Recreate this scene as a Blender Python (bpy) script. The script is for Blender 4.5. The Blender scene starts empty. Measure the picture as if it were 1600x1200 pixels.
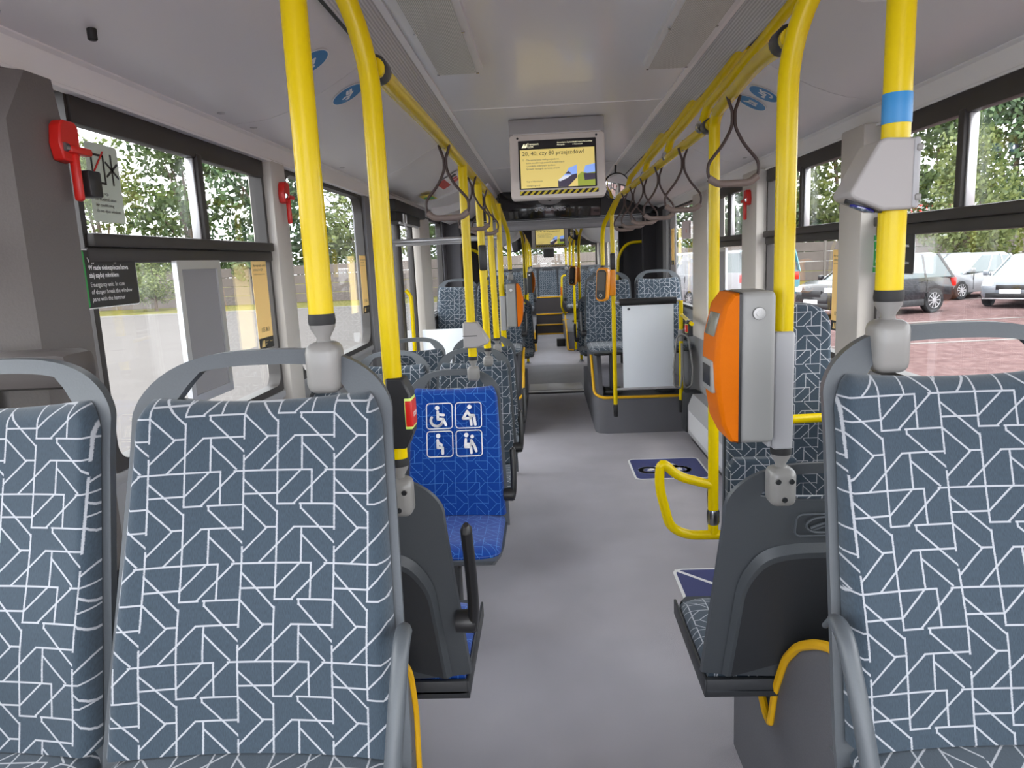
import bpy, bmesh, math, random
from mathutils import Vector, Matrix
PI = math.pi
random.seed(7)
sc = bpy.context.scene
COL = sc.collection
# ------------------------------------------------------------ camera, sky, exposure
cam_d = bpy.data.cameras.new('camera'); cam = bpy.data.objects.new('camera', cam_d); COL.objects.link(cam)
p_, y_, r_ = math.radians(9.80), math.radians(-2.96), math.radians(2.6)
F_ = Vector((math.sin(y_)*math.cos(p_), math.cos(y_)*math.cos(p_), -math.sin(p_)))
R0 = F_.cross(Vector((0, 0, 1))).normalized(); U0 = R0.cross(F_)
R1 = R0*math.cos(r_) - U0*math.sin(r_); U1 = U0*math.cos(r_) + R0*math.sin(r_)
mw = Matrix((R1, U1, -F_)).transposed().to_4x4(); mw.translation = Vector((-0.12, 0, 1.6))
cam.matrix_world = mw
cam_d.sensor_width = 36; cam_d.lens = 36*1120/1600; cam_d.clip_start = 0.02; cam_d.clip_end = 500
sc.camera = cam
w = bpy.data.worlds.new('sky'); sc.world = w; w.use_nodes = True
nt = w.node_tree; nt.nodes.clear()
out = nt.nodes.new('ShaderNodeOutputWorld'); bg = nt.nodes.new('ShaderNodeBackground')
tc = nt.nodes.new('ShaderNodeTexCoord'); nz = nt.nodes.new('ShaderNodeTexNoise'); nz.inputs['Scale'].default_value = 2.2; nz.inputs['Detail'].default_value = 5
cr = nt.nodes.new('ShaderNodeValToRGB'); cr.color_ramp.elements[0].position = .35; cr.color_ramp.elements[0].color = (.80, .88, 1, 1)
cr.color_ramp.elements[1].position = .6; cr.color_ramp.elements[1].color = (1, 1, 1, 1)
nt.links.new(tc.outputs['Generated'], nz.inputs['Vector']); nt.links.new(nz.outputs['Fac'], cr.inputs['Fac'])
nt.links.new(cr.outputs['Color'], bg.inputs['Color']); nt.links.new(bg.outputs[0], out.inputs[0])
bg.inputs['Strength'].default_value = 2.6
sd = bpy.data.lights.new('sun', 'SUN'); sd.energy = 0.8; sd.angle = math.radians(12); sd.color = (1, .96, .9)
so = bpy.data.objects.new('sun', sd); COL.objects.link(so); so.rotation_euler = (math.radians(28), math.radians(8), math.radians(20))
sc.view_settings.view_transform = 'Standard'; sc.view_settings.look = 'None'; sc.view_settings.gamma = 1
sc.view_settings.use_curve_mapping = False; sc.view_settings.exposure = 1.35

# ------------------------------------------------------------ materials
MATS = {}
def srgb(r, g, b):
    f = lambda c: (c/255/12.92) if c/255 <= .04045 else ((c/255+.055)/1.055)**2.4
    return (f(r), f(g), f(b), 1)
def mat(name, col, rough=.5, metal=0., noise=0, nscale=40, bump=0, coat=0, emit=0, spec=.5):
    if name in MATS: return MATS[name]
    m = bpy.data.materials.new(name); m.use_nodes = True; MATS[name] = m
    b = m.node_tree.nodes['Principled BSDF']; n = m.node_tree
    b.inputs['Base Color'].default_value = col; b.inputs['Roughness'].default_value = rough
    b.inputs['Metallic'].default_value = metal; b.inputs['Coat Weight'].default_value = coat
    b.inputs['Specular IOR Level'].default_value = spec
    if emit: b.inputs['Emission Color'].default_value = col; b.inputs['Emission Strength'].default_value = emit
    if noise or bump:
        t = n.nodes.new('ShaderNodeTexCoord'); z = n.nodes.new('ShaderNodeTexNoise'); z.inputs['Scale'].default_value = nscale; z.inputs['Detail'].default_value = 4
        n.links.new(t.outputs['Object'], z.inputs['Vector'])
        if noise:
            r = n.nodes.new('ShaderNodeMapRange'); r.inputs[3].default_value = 1-noise; r.inputs[4].default_value = 1+noise
            mx = n.nodes.new('ShaderNodeVectorMath'); mx.operation = 'SCALE'; mx.inputs[0].default_value = col[:3]
            n.links.new(z.outputs['Fac'], r.inputs[0]); n.links.new(r.outputs[0], mx.inputs['Scale']); n.links.new(mx.outputs[0], b.inputs['Base Color'])
        if bump:
            bp = n.nodes.new('ShaderNodeBump'); bp.inputs['Strength'].default_value = bump; bp.inputs['Distance'].default_value = .01
            n.links.new(z.outputs['Fac'], bp.inputs['Height']); n.links.new(bp.outputs[0], b.inputs['Normal'])
    return m
YEL = mat('yellow_paint', srgb(218, 190, 0), .26, coat=.06, spec=.22)
TRIMY = mat('yellow_edge', srgb(225, 172, 4), .45)
ORG = mat('orange_plastic', srgb(206, 104, 0), .5, bump=.15, nscale=500, spec=.12)
ORG2 = mat('amber_plastic', srgb(230, 145, 8), .35)
GREY = mat('grey_shell_plastic', srgb(80, 85, 90), .42, noise=.04, nscale=300, bump=.05)
GREYD = mat('dark_shell_plastic', srgb(44, 46, 49), .5, noise=.04, nscale=300, bump=.05)
GREYB = mat('seat_back_moulding', srgb(68, 72, 76), .45, noise=.04, nscale=300, bump=.05)
BLK = mat('black_plastic', srgb(34, 34, 36), .4)
RUB = mat('black_rubber', srgb(24, 24, 25), .6)
LG = mat('light_grey_plastic', srgb(164, 164, 166), .4)
CLAMP = mat('clamp_grey', srgb(132, 130, 127), .38, coat=.2)
CEIL = mat('ceiling_panel', srgb(232, 232, 235), .28, coat=.15)
COVE = mat('cove_panel', srgb(228, 227, 229), .4, noise=.02, nscale=3)
CORN = mat('cornice_grey', srgb(240, 238, 238), .45)
PILL = mat('pillar_light', srgb(196, 190, 182), .4)
PDK = mat('pillar_dark', srgb(106, 101, 98), .6, noise=.08, nscale=200, bump=.1)
WALLG = mat('wall_panel_grey', srgb(150, 150, 152), .5)
FRM = mat('window_frame_dark', srgb(52, 48, 46), .5)
ALU = mat('aluminium', srgb(200, 200, 202), .35, metal=.7)
CHR = mat('chrome', srgb(160, 160, 160), .22, metal=1)
RED = mat('red_plastic', srgb(205, 32, 24), .35)
BRN = mat('strap_brown', srgb(58, 40, 36), .5)
STRG = mat('strap_grip', srgb(120, 105, 98), .5)
WHT = mat('white_print', srgb(245, 245, 245), .5)
WHG = mat('white_translucent_board', srgb(236, 242, 248), .35)
BLU = mat('sticker_blue', srgb(40, 130, 190), .4)
NAVY = mat('decal_navy', srgb(58, 66, 122), .5)
STY = mat('sticker_yellow', srgb(255, 228, 158), .7, spec=.1)
_n = STY.node_tree; _t = _n.nodes.new('ShaderNodeBsdfTranslucent'); _t.inputs[0].default_value = srgb(250, 215, 140); _m = _n.nodes.new('ShaderNodeMixShader'); _m.inputs[0].default_value = .15
_n.links.new(_n.nodes['Principled BSDF'].outputs[0], _m.inputs[1]); _n.links.new(_t.outputs[0], _m.inputs[2]); _n.links.new(_m.outputs[0], _n.nodes['Material Output'].inputs[0])
GRN = mat('sign_green', srgb(50, 165, 80), .5)
PODM = mat('podium_vinyl', srgb(96, 96, 101), .6, noise=.18, nscale=260, bump=.1)
BELL = mat('bellows_fabric', srgb(44, 42, 46), .8, noise=.15, nscale=120)
MIR = mat('mirror', (.9, .9, .9, 1), .03, metal=1)
ROOM = mat('dark_mechanism', srgb(30, 28, 28), .5)

def glass_mat(name, tint, ref=.07):
    m = bpy.data.materials.new(name); m.use_nodes = True; n = m.node_tree; n.nodes.clear()
    o = n.nodes.new('ShaderNodeOutputMaterial'); mx = n.nodes.new('ShaderNodeMixShader'); t = n.nodes.new('ShaderNodeBsdfTransparent'); g = n.nodes.new('ShaderNodeBsdfGlossy')
    lw = n.nodes.new('ShaderNodeLayerWeight'); lw.inputs['Blend'].default_value = .5
    pw = n.nodes.new('ShaderNodeMath'); pw.operation = 'POWER'; pw.inputs[1].default_value = 4; ml = n.nodes.new('ShaderNodeMath'); ml.operation = 'MULTIPLY_ADD'; ml.inputs[1].default_value = .5; ml.inputs[2].default_value = .025
    n.links.new(lw.outputs['Facing'], pw.inputs[0]); n.links.new(pw.outputs[0], ml.inputs[0])
    t.inputs['Color'].default_value = tint; g.inputs['Roughness'].default_value = .01; g.inputs['Color'].default_value = (1, 1, 1, 1)
    n.links.new(ml.outputs[0], mx.inputs[0]); n.links.new(t.outputs[0], mx.inputs[1]); n.links.new(g.outputs[0], mx.inputs[2]); n.links.new(mx.outputs[0], o.inputs[0])
    return m
GLASS = glass_mat('window_glass', (.98, .985, .98, 1))

def nodes_floor(name, base, spk, scale=700, rough=.5, spec=.4):
    m = bpy.data.materials.new(name); m.use_nodes = True; n = m.node_tree; b = n.nodes['Principled BSDF']
    t = n.nodes.new('ShaderNodeTexCoord'); z = n.nodes.new('ShaderNodeTexNoise'); z.inputs['Scale'].default_value = scale; z.inputs['Detail'].default_value = 1
    r = n.nodes.new('ShaderNodeValToRGB'); r.color_ramp.elements[0].position = .38; r.color_ramp.elements[1].position = .68
    r.color_ramp.elements[0].color = base; r.color_ramp.elements[1].color = spk
    z2 = n.nodes.new('ShaderNodeTexNoise'); z2.inputs['Scale'].default_value = 2.2; z2.inputs['Detail'].default_value = 6
    mr = n.nodes.new('ShaderNodeMapRange'); mr.inputs[1].default_value = .3; mr.inputs[2].default_value = .75; mr.inputs[3].default_value = .92; mr.inputs[4].default_value = 1.16
    mx = n.nodes.new('ShaderNodeVectorMath'); mx.operation = 'SCALE'
    for z_ in (z, z2): n.links.new(t.outputs['Object'], z_.inputs['Vector'])
    n.links.new(z.outputs['Fac'], r.inputs[0]); n.links.new(r.outputs[0], mx.inputs[0]); n.links.new(z2.outputs['Fac'], mr.inputs[0]); n.links.new(mr.outputs[0], mx.inputs['Scale'])
    n.links.new(mx.outputs[0], b.inputs['Base Color']); b.inputs['Roughness'].default_value = rough; b.inputs['Specular IOR Level'].default_value = spec
    return m
FLOORM = nodes_floor('floor_vinyl', srgb(148, 145, 151), srgb(200, 197, 203))

def nodes_stripe(name, a, bcol, axis=0, scale=100, rough=.4):
    m = bpy.data.materials.new(name); m.use_nodes = True; n = m.node_tree; b = n.nodes['Principled BSDF']
    t = n.nodes.new('ShaderNodeTexCoord'); wv = n.nodes.new('ShaderNodeTexWave'); wv.bands_direction = 'XYZ'[axis]; wv.inputs['Scale'].default_value = scale
    r = n.nodes.new('ShaderNodeMix'); r.data_type = 'RGBA'; r.inputs[6].default_value = a; r.inputs[7].default_value = bcol
    n.links.new(t.outputs['Object'], wv.inputs['Vector']); n.links.new(wv.outputs['Fac'], r.inputs[0]); n.links.new(r.outputs[2], b.inputs['Base Color'])
    bp = n.nodes.new('ShaderNodeBump'); bp.inputs['Strength'].default_value = .4; bp.inputs['Distance'].default_value = .003
    n.links.new(wv.outputs['Fac'], bp.inputs['Height']); n.links.new(bp.outputs[0], b.inputs['Normal']); b.inputs['Roughness'].default_value = rough
    return m
RIBM = nodes_stripe('ribbed_duct', srgb(176, 176, 178), srgb(212, 212, 214), 0, 40)

# woven geometric line pattern: unit tile of straight segments
SEG_V = [(0, .83, 1.01), (0, -.01, .64), (1, .83, 1.01), (1, -.01, .64), (.37, .45, 1.01), (.37, -.01, .37), (.75, 0, .36), (.63, .37, .42), (.64, .62, 1.01)]
SEG_H = [(0, -.01, .75), (1, -.01, .75), (0, .9, 1.01), (1, .9, 1.01), (.37, .37, .56), (.255, 0, .37), (.62, .27, .37), (.37, .62, 1.01), (.62, .56, 1.01)]
SEG_P = [(.915, .19, .9), (.63, .115, .63), (.885, -.88, -.35), (1.18, -.81, -.06)]      # u+v = c, range of u-v
SEG_M = [(-.09, .10, .83), (-.37, .38, .89), (.215, 1.045, 1.80), (-.06, 1.34, 1.9)]                           # u-v = c, range of u+v
def pattern_mat(name, base, line, width=.011, tile=.150, weave=True):
    m = bpy.data.materials.new(name); m.use_nodes = True; n = m.node_tree; b = n.nodes['Principled BSDF']
    L = n.links.new
    def M(op, a, c=None):
        x = n.nodes.new('ShaderNodeMath'); x.operation = op
        for i, q in enumerate((a, c)):
            if q is None: continue
            if isinstance(q, (int, float)): x.inputs[i].default_value = q
            else: L(q, x.inputs[i])
        return x.outputs[0]
    t = n.nodes.new('ShaderNodeUVMap'); sx = n.nodes.new('ShaderNodeSeparateXYZ')
    jn = n.nodes.new('ShaderNodeTexNoise'); jn.inputs['Scale'].default_value = 420
    L(t.outputs[0], jn.inputs['Vector']); L(t.outputs[0], sx.inputs[0])
    jit = M('MULTIPLY', M('SUBTRACT', jn.outputs['Fac'], .5), .012)
    u = M('ADD', M('FRACT', M('DIVIDE', sx.outputs[0], tile)), jit)
    v = M('SUBTRACT', 1.0, M('FRACT', M('DIVIDE', sx.outputs[1], tile)))
    s = M('ADD', u, v); d = M('SUBTRACT', u, v)
    def seg(perp, par, c, lo, hi, k=1.0):
        a_ = M('ABSOLUTE', M('SUBTRACT', perp, c)); a_ = M('MULTIPLY', a_, k) if k != 1 else a_
        b_ = M('SUBTRACT', M('ABSOLUTE', M('SUBTRACT', par, (lo+hi)/2)), (hi-lo)/2)
        return M('MAXIMUM', a_, b_)
    ds = [seg(u, v, *q) for q in SEG_V] + [seg(v, u, *q) for q in SEG_H] + [seg(s, d, *q, k=.707) for q in SEG_P] + [seg(d, s, *q, k=.707) for q in SEG_M]
    while len(ds) > 1: ds = [M('MINIMUM', ds[i], ds[i+1]) if i+1 < len(ds) else ds[i] for i in range(0, len(ds), 2)]
    mr = n.nodes.new('ShaderNodeMapRange'); mr.inputs[1].default_value = width*.75; mr.inputs[2].default_value = width*1.25; mr.inputs[3].default_value = 1; mr.inputs[4].default_value = 0
    L(ds[0], mr.inputs[0])
    # fine vertical weave in the cloth
    mp = n.nodes.new('ShaderNodeMapping'); mp.inputs['Scale'].default_value = (900, 140, 1); wn = n.nodes.new('ShaderNodeTexNoise'); wn.inputs['Scale'].default_value = 1; wn.inputs['Detail'].default_value = 2
    L(t.outputs[0], mp.inputs[0]); L(mp.outputs[0], wn.inputs['Vector'])
    r2 = n.nodes.new('ShaderNodeMapRange'); r2.inputs[3].default_value = .6; r2.inputs[4].default_value = 1.4; L(wn.outputs['Fac'], r2.inputs[0])
    sc_ = n.nodes.new('ShaderNodeVectorMath'); sc_.operation = 'SCALE'; sc_.inputs[0].default_value = base[:3]; L(r2.outputs[0], sc_.inputs['Scale'])
    mx = n.nodes.new('ShaderNodeMix'); mx.data_type = 'RGBA'; mx.inputs[7].default_value = line
    L(mr.outputs[0], mx.inputs[0]); L(sc_.outputs[0], mx.inputs[6]); L(mx.outputs[2], b.inputs['Base Color'])
    b.inputs['Roughness'].default_value = .9; b.inputs['Sheen Weight'].default_value = .25; b.inputs['Specular IOR Level'].default_value = .2
    bp = n.nodes.new('ShaderNodeBump'); bp.inputs['Strength'].default_value = .25; bp.inputs['Distance'].default_value = .001
    L(wn.outputs['Fac'], bp.inputs['Height']); L(bp.outputs[0], b.inputs['Normal'])
    return m
FAB = pattern_mat('seat_cloth_greyblue', srgb(57, 69, 80), srgb(166, 169, 175), width=.0095)
FABB = pattern_mat('seat_cloth_blue', srgb(8, 62, 146), srgb(66, 124, 200), width=.007)

# ------------------------------------------------------------ mesh helpers
class MB:
    def __init__(s): s.v = []; s.f = []; s.uv = None
    def add(s, vs, fs, M=None):
        o = len(s.v)
        s.v += [tuple(M @ Vector(q)) if M else tuple(q) for q in vs]; s.f += [tuple(i+o for i in q) for q in fs]; return s
    def box(s, x0, x1, y0, y1, z0, z1, b=0, M=None, seg=2):
        if b <= 0:
            return s.add([(x0,y0,z0),(x1,y0,z0),(x1,y1,z0),(x0,y1,z0),(x0,y0,z1),(x1,y0,z1),(x1,y1,z1),(x0,y1,z1)],
                         [(0,3,2,1),(4,5,6,7),(0,1,5,4),(1,2,6,5),(2,3,7,6),(3,0,4,7)], M)
        bm = bmesh.new(); bmesh.ops.create_cube(bm, size=1)
        for q in bm.verts: q.co = Vector(((x0+x1)/2+q.co.x*(x1-x0), (y0+y1)/2+q.co.y*(y1-y0), (z0+z1)/2+q.co.z*(z1-z0)))
        bmesh.ops.bevel(bm, geom=bm.edges[:], offset=b, segments=seg, affect='EDGES', profile=.5)
        bm.verts.index_update(); vs = [q.co.copy() for q in bm.verts]; fs = [[q.index for q in f.verts] for f in bm.faces]; bm.free()
        return s.add(vs, fs, M)
    def tube(s, pts, r, n=14, cap=True, sy=1.0, M=None):
        pts = [Vector(q) for q in pts]; vs = []; fs = []
        rr = r if isinstance(r, (list, tuple)) else [r]*len(pts)
        t0 = (pts[1]-pts[0]).normalized(); up = Vector((0,0,1)) if abs(t0.z) < .9 else Vector((1,0,0))
        nrm = (up - t0*up.dot(t0)).normalized()
        for i, q in enumerate(pts):
            a = pts[max(i-1, 0)]; c = pts[min(i+1, len(pts)-1)]; t = (c-a).normalized()
            nrm = (nrm - t*nrm.dot(t)).normalized(); bn = t.cross(nrm)
            for k in range(n):
                an = 2*PI*k/n; vs.append(q + (nrm*math.cos(an)*sy + bn*math.sin(an))*rr[i])
        for i in range(len(pts)-1):
            for k in range(n): fs.append((i*n+k, i*n+(k+1) % n, (i+1)*n+(k+1) % n, (i+1)*n+k))
        if cap: fs.append(tuple(range(n))[::-1]); fs.append(tuple((len(pts)-1)*n+k for k in range(n)))
        return s.add(vs, fs, M)
    def lathe(s, prof, c=(0,0,0), axis='z', n=20, M=None):
        vs = []; fs = []
        for r, h in prof:
            for k in range(n):
                a = 2*PI*k/n; p = (r*math.cos(a), r*math.sin(a), h)
                if axis == 'x': p = (h, p[0], p[1])
                if axis == 'y': p = (p[0], h, p[1])
                vs.append((p[0]+c[0], p[1]+c[1], p[2]+c[2]))
        for i in range(len(prof)-1):
            for k in range(n): fs.append((i*n+k, i*n+(k+1) % n, (i+1)*n+(k+1) % n, (i+1)*n+k))
        fs.append(tuple(range(n))[::-1]); fs.append(tuple((len(prof)-1)*n+k for k in range(n)))
        return s.add(vs, fs, M)
    def prism(s, poly, a, b, axis='z', M=None):
        n = len(poly); f = {'z': lambda p, h: (p[0], p[1], h), 'y': lambda p, h: (p[0], h, p[1]), 'x': lambda p, h: (h, p[0], p[1])}[axis]
        vs = [f(p, a) for p in poly] + [f(p, b) for p in poly]
        return s.add(vs, [tuple(range(n))[::-1], tuple(range(n, 2*n))] + [(i, (i+1) % n, n+(i+1) % n, n+i) for i in range(n)], M)
    def build(s, name, m, parent=None, smooth=35, uv=None):
        me = bpy.data.meshes.new(name); me.from_pydata(s.v, [], s.f); me.update()
        bm = bmesh.new(); bm.from_mesh(me); bmesh.ops.recalc_face_normals(bm, faces=bm.faces[:]); bm.to_mesh(me); bm.free()
        me.materials.append(m)
        if uv:
            ul = me.uv_layers.new(name='UVMap')
            for l in me.loops: ul.data[l.index].uv = uv(me.vertices[l.vertex_index].co)
        if smooth:
            me.polygons.foreach_set('use_smooth', [True]*len(me.polygons))
            me.set_sharp_from_angle(angle=math.radians(smooth))
        o = bpy.data.objects.new(name, me); COL.objects.link(o)
        if parent: o.parent = parent
        return o
def fillet(pts, r, seg=6):
    pts = [Vector(p) for p in pts]; out = [pts[0]]
    for i in range(1, len(pts)-1):
        a, b, c = pts[i-1], pts[i], pts[i+1]; d1 = (a-b); d2 = (c-b)
        k = min(r, d1.length*.48, d2.length*.48); p0 = b+d1.normalized()*k; p1 = b+d2.normalized()*k
        for j in range(seg+1):
            t = j/seg; out.append(p0*(1-t)**2 + b*2*t*(1-t) + p1*t*t)
    out.append(pts[-1]); return out
def rrect(w, h, r, n=5, cx=0, cy=0):
    o = []
    for (sx, sy, a0) in ((1,1,0), (-1,1,90), (-1,-1,180), (1,-1,270)):
        for k in range(n+1):
            a = math.radians(a0+90*k/n); o.append((cx+sx*(w/2-r)+r*math.cos(a), cy+sy*(h/2-r)+r*math.sin(a)))
    return o
def circ(r, cx=0, cy=0, n=28, a0=0, a1=360): return [(cx+r*math.cos(math.radians(a0+(a1-a0)*k/n)), cy+r*math.sin(math.radians(a0+(a1-a0)*k/n))) for k in range(n if a1-a0 == 360 else n+1)]
def tag(o, label=None, cat=None, group=None, kind=None):
    if label: o['label'] = label
    if cat: o['category'] = cat
    if group: o['group'] = group
    if kind: o['kind'] = kind
    return o
def thing(name, label, cat, loc=(0,0,0), rz=0, group=None):
    o = bpy.data.objects.new(name, None); o.empty_display_size = .05; COL.objects.link(o); o.location = loc; o.rotation_euler = (0,0,rz)
    return tag(o, label, cat, group)
def struct(o): o['kind'] = 'structure'; return o
def sthing(name, loc=(0,0,0)):
    o = bpy.data.objects.new(name, None); o.empty_display_size = .05; COL.objects.link(o); o.location = loc; o['kind'] = 'structure'; return o
def copy_tree(o, parent=None):
    c = o.copy(); COL.objects.link(c); c.parent = parent
    for ch in [q for q in bpy.data.objects if q.parent == o]: copy_tree(ch, c)
    return c
def text(s, size, m, parent, x, y, z=.002, align='LEFT', name='lettering', sx=1.0, bold=0):
    cu = bpy.data.curves.new('lettering', 'FONT'); cu.body = s; cu.size = size; cu.align_x = align; cu.offset = bold; cu.resolution_u = 2
    t = bpy.data.objects.new('tmp', cu); COL.objects.link(t)
    me = bpy.data.meshes.new_from_object(t); bpy.data.objects.remove(t)
    me.materials.clear(); me.materials.append(m)
    o = bpy.data.objects.new(name, me); COL.objects.link(o); o.parent = parent; o.location = (x, y, z); o.scale = (sx, 1, 1); return o
def face_frame(o, origin, xdir, ydir):
    """orient a flat sign: local x = xdir, local y = ydir, local z = outward normal"""
    X = Vector(xdir).normalized(); Y = Vector(ydir); Y = (Y - X*Y.dot(X)).normalized(); Z = X.cross(Y)
    m = Matrix((X, Y, Z)).transposed().to_4x4(); m.translation = Vector(origin); o.matrix_world = m
def strokes(lines, r, h=.0006, z=.001):
    """flat rounded strokes from polylines"""
    b = MB()
    for l in lines:
        for (a, c) in zip(l[:-1], l[1:]):
            a_ = Vector(a); c_ = Vector(c); d = (c_-a_)
            if d.length < 1e-6: continue
            d.normalize(); n = Vector((-d.y, d.x)); ang = math.atan2(n.y, n.x); poly = []
            for k in range(7): q = ang+PI*k/6; poly.append((a_.x+r*math.cos(q), a_.y+r*math.sin(q)))
            for k in range(7): q = ang+PI+PI*k/6; poly.append((c_.x+r*math.cos(q), c_.y+r*math.sin(q)))
            b.prism(poly, z, z+h)
    return b
XC = -.03; XL = -1.28; XR = 1.20
# pictograms, unit square centred on the origin
PICT = {
 'wheelchair': (([(-.06,.18),(-.06,-.1),(.14,-.1),(.24,-.32)], [(-.06,.08),(.16,.05)]), [(-.08,.32,.085)], [(-.1,-.14,.22,150,340)]),
 'cane': (([(-.04,.16),(-.2,-.1),(.08,-.1),(.1,-.34)], [(-.04,.14),(.06,0),(.2,0)], [(.2,0),(.25,-.34)]), [(.04,.32,.085)], []),
 'child': (([(-.08,.16),(-.08,-.12),(.1,-.12),(.1,-.34)], [(-.08,.08),(.06,-.02)]), [(-.06,.32,.085)], []),
 'pregnant': (([(-.12,.16),(-.14,-.12),(.06,-.12),(.08,-.34)], [(.1,.1),(.06,-.02),(-.06,-.02)], [(.08,.12),(.2,-.1),(.26,-.28)]), [(-.1,.32,.085), (.12,.26,.07)], []),
 'bike': (([(-.24,-.1),(-.05,.12),(.2,.12),(.06,-.12),(-.05,.12)], [(.24,-.1),(.2,.12),(.14,.22)]), [], [(-.24,-.1,.15,0,360), (.24,-.1,.15,0,360)]),
 'walker': (([(.0,.2),(-.2,-.02),(.02,-.05),(-.08,-.32)], [(0,.18),(.14,.06),(.24,.1)], [(-.12,-.02),(-.22,-.3)]), [(.12,.32,.09)], []),
 'pram': (([(-.2,.1),(.2,.1),(.12,-.12),(-.14,-.12),(-.2,.1)], [(.2,.1),(.3,.22)]), [], [(-.1,-.24,.06,0,360), (.1,-.24,.06,0,360)]),
}
def pictogram(kind, size, m, parent, x, y, z=.002, sw=.045):
    ls, cs, arcs = PICT[kind]; S = lambda p: (x+p[0]*size, y+p[1]*size)
    lines = [[S(p) for p in l] for l in ls]
    for (cx, cy, r, a0, a1) in arcs: lines.append([S(p) for p in circ(r, cx, cy, 16, a0, a1)] + ([S((cx+r, cy))] if a1-a0 == 360 else []))
    b = strokes(lines, sw*size, z=z)
    for (cx, cy, r) in cs: b.prism([S(p) for p in circ(r, cx, cy, 14)], z, z+.0006)
    return b.build('pictogram', m, parent, smooth=0)
# ============================================================ the bus body
Y0, Y1, Y2, Y3 = -1.50, 8.5, 10.8, 17.7          # front section, bellows, rear section
FZ = 0.0
b = MB(); b.box(XL-.05, XR+.05, Y0, Y1, -.08, 0); struct(b.build('floor', FLOORM))
b = MB(); b.prism(circ(1.18, XC, (Y1+Y2)/2, 40), -.08, .004); struct(b.build('floor_turntable', nodes_floor('turntable_vinyl', srgb(135, 134, 138), srgb(160, 158, 163), 500)))
b = MB(); b.box(XL-.05, XR+.05, Y1, Y2, -.09, -.002); b.box(XL-.05, XR+.05, Y2, Y3, -.08, 0); struct(b.build('floor_rear', FLOORM))
b = MB()
b.box(XC-.34, XC+.34, Y1+.02, Y1+.12, .004, .014); b.box(XC-.33, XC+.33, Y1+.17, Y1+.62, .006, .012, .003)
struct(b.build('trim_1', mat('joint_plate', srgb(178, 176, 176), .35, metal=.4)))
b = MB(); b.box(XC-.36, XC+.36, Y1-.03, Y1+.02, 0, .012); struct(b.build('trim_2', RUB))

def profile(y0, y1):
    """ceiling cross-section: flat centre, ribbed air ducts, coves, cornices; each its own strip"""
    b = MB(); b.box(XC-.555, XC+.555, y0, y1, 2.36, 2.40); b.box(XC-1.33, XC+1.33, y0, y1, 2.40, 2.43); o1 = struct(b.build('ceiling', CEIL))
    b = MB(); 
    for s in (-1, 1): b.prism([(XC+s*.53, 2.352), (XC+s*.555, 2.352), (XC+s*.555, 2.38), (XC+s*.53, 2.38)], y0, y1, 'y')
    struct(b.build('trim_3', CORN))
    for s in (-1, 1):
        b = MB(); b.prism([(XC+s*.555, 2.355), (XC+s*.645, 2.295), (XC+s*.645, 2.40), (XC+s*.555, 2.40)], y0, y1, 'y'); struct(b.build('ceiling_duct', RIBM))
        b = MB(); b.prism([(XC+s*.645, 2.315), (XC+s*.67, 2.31), (XC+s*.67, 2.40), (XC+s*.645, 2.40)], y0, y1, 'y'); struct(b.build('trim_4', ROOM))
cove_pts = [(.668, 2.318), (.76, 2.264), (.85, 2.214), (.92, 2.179), (.985, 2.153), (1.05, 2.134), (1.12, 2.125), (1.185, 2.122)]
def cove_at(d):
    for (a, c) in zip(cove_pts[:-1], cove_pts[1:]):
        if a[0] <= d <= c[0]: t = (d-a[0])/(c[0]-a[0]); return a[1]+(c[1]-a[1])*t, math.atan2(c[1]-a[1], c[0]-a[0])
def cove(s, y0, y1, seams=()):
    ys = [y0] + list(seams) + [y1]
    for ya, yb in zip(ys[:-1], ys[1:]):
        b = MB(); top = [(XC+s*d, 2.40) for d, z in reversed(cove_pts)]
        b.prism([(XC+s*d, z) for d, z in cove_pts] + top, ya+.002, yb-.002, 'y'); struct(b.build('ceiling_cove', COVE))
    b = MB(); b.prism([(XC+s*1.185, 2.118), (XC+s*1.198, 2.112), (XC+s*1.218, 2.06), (XC+s*1.232, 2.052), (XC+s*1.232, 2.40), (XC+s*1.185, 2.40)], y0, y1, 'y')
    b.prism([(XC+s*1.218, 2.058), (XC+s*1.206, 2.054), (XC+s*1.206, 2.046), (XC+s*1.236, 2.046), (XC+s*1.236, 2.058)], y0, y1, 'y')
    struct(b.build('cornice', CORN))
profile(Y0, Y1); cove(-1, Y0, 6.3, (.85, 2.64, 4.45)); cove(1, Y0, 8.3, (1.03, 2.83, 4.6, 6.4))
profile(Y2+.1, Y3); cove(-1, Y2+.3, Y3-.1, (13.2, 15.3)); cove(1, Y2+.3, Y3-.1, (13.2, 15.3))
# cross seams of the centre ceiling, a shallow recessed hatch
b = MB(); b.box(XC-.53, XC+.53, 3.80, 3.806, 2.357, 2.361); b.box(XC-.53, XC+.53, 6.2, 6.206, 2.357, 2.361); struct(b.build('trim_5', CORN))
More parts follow.
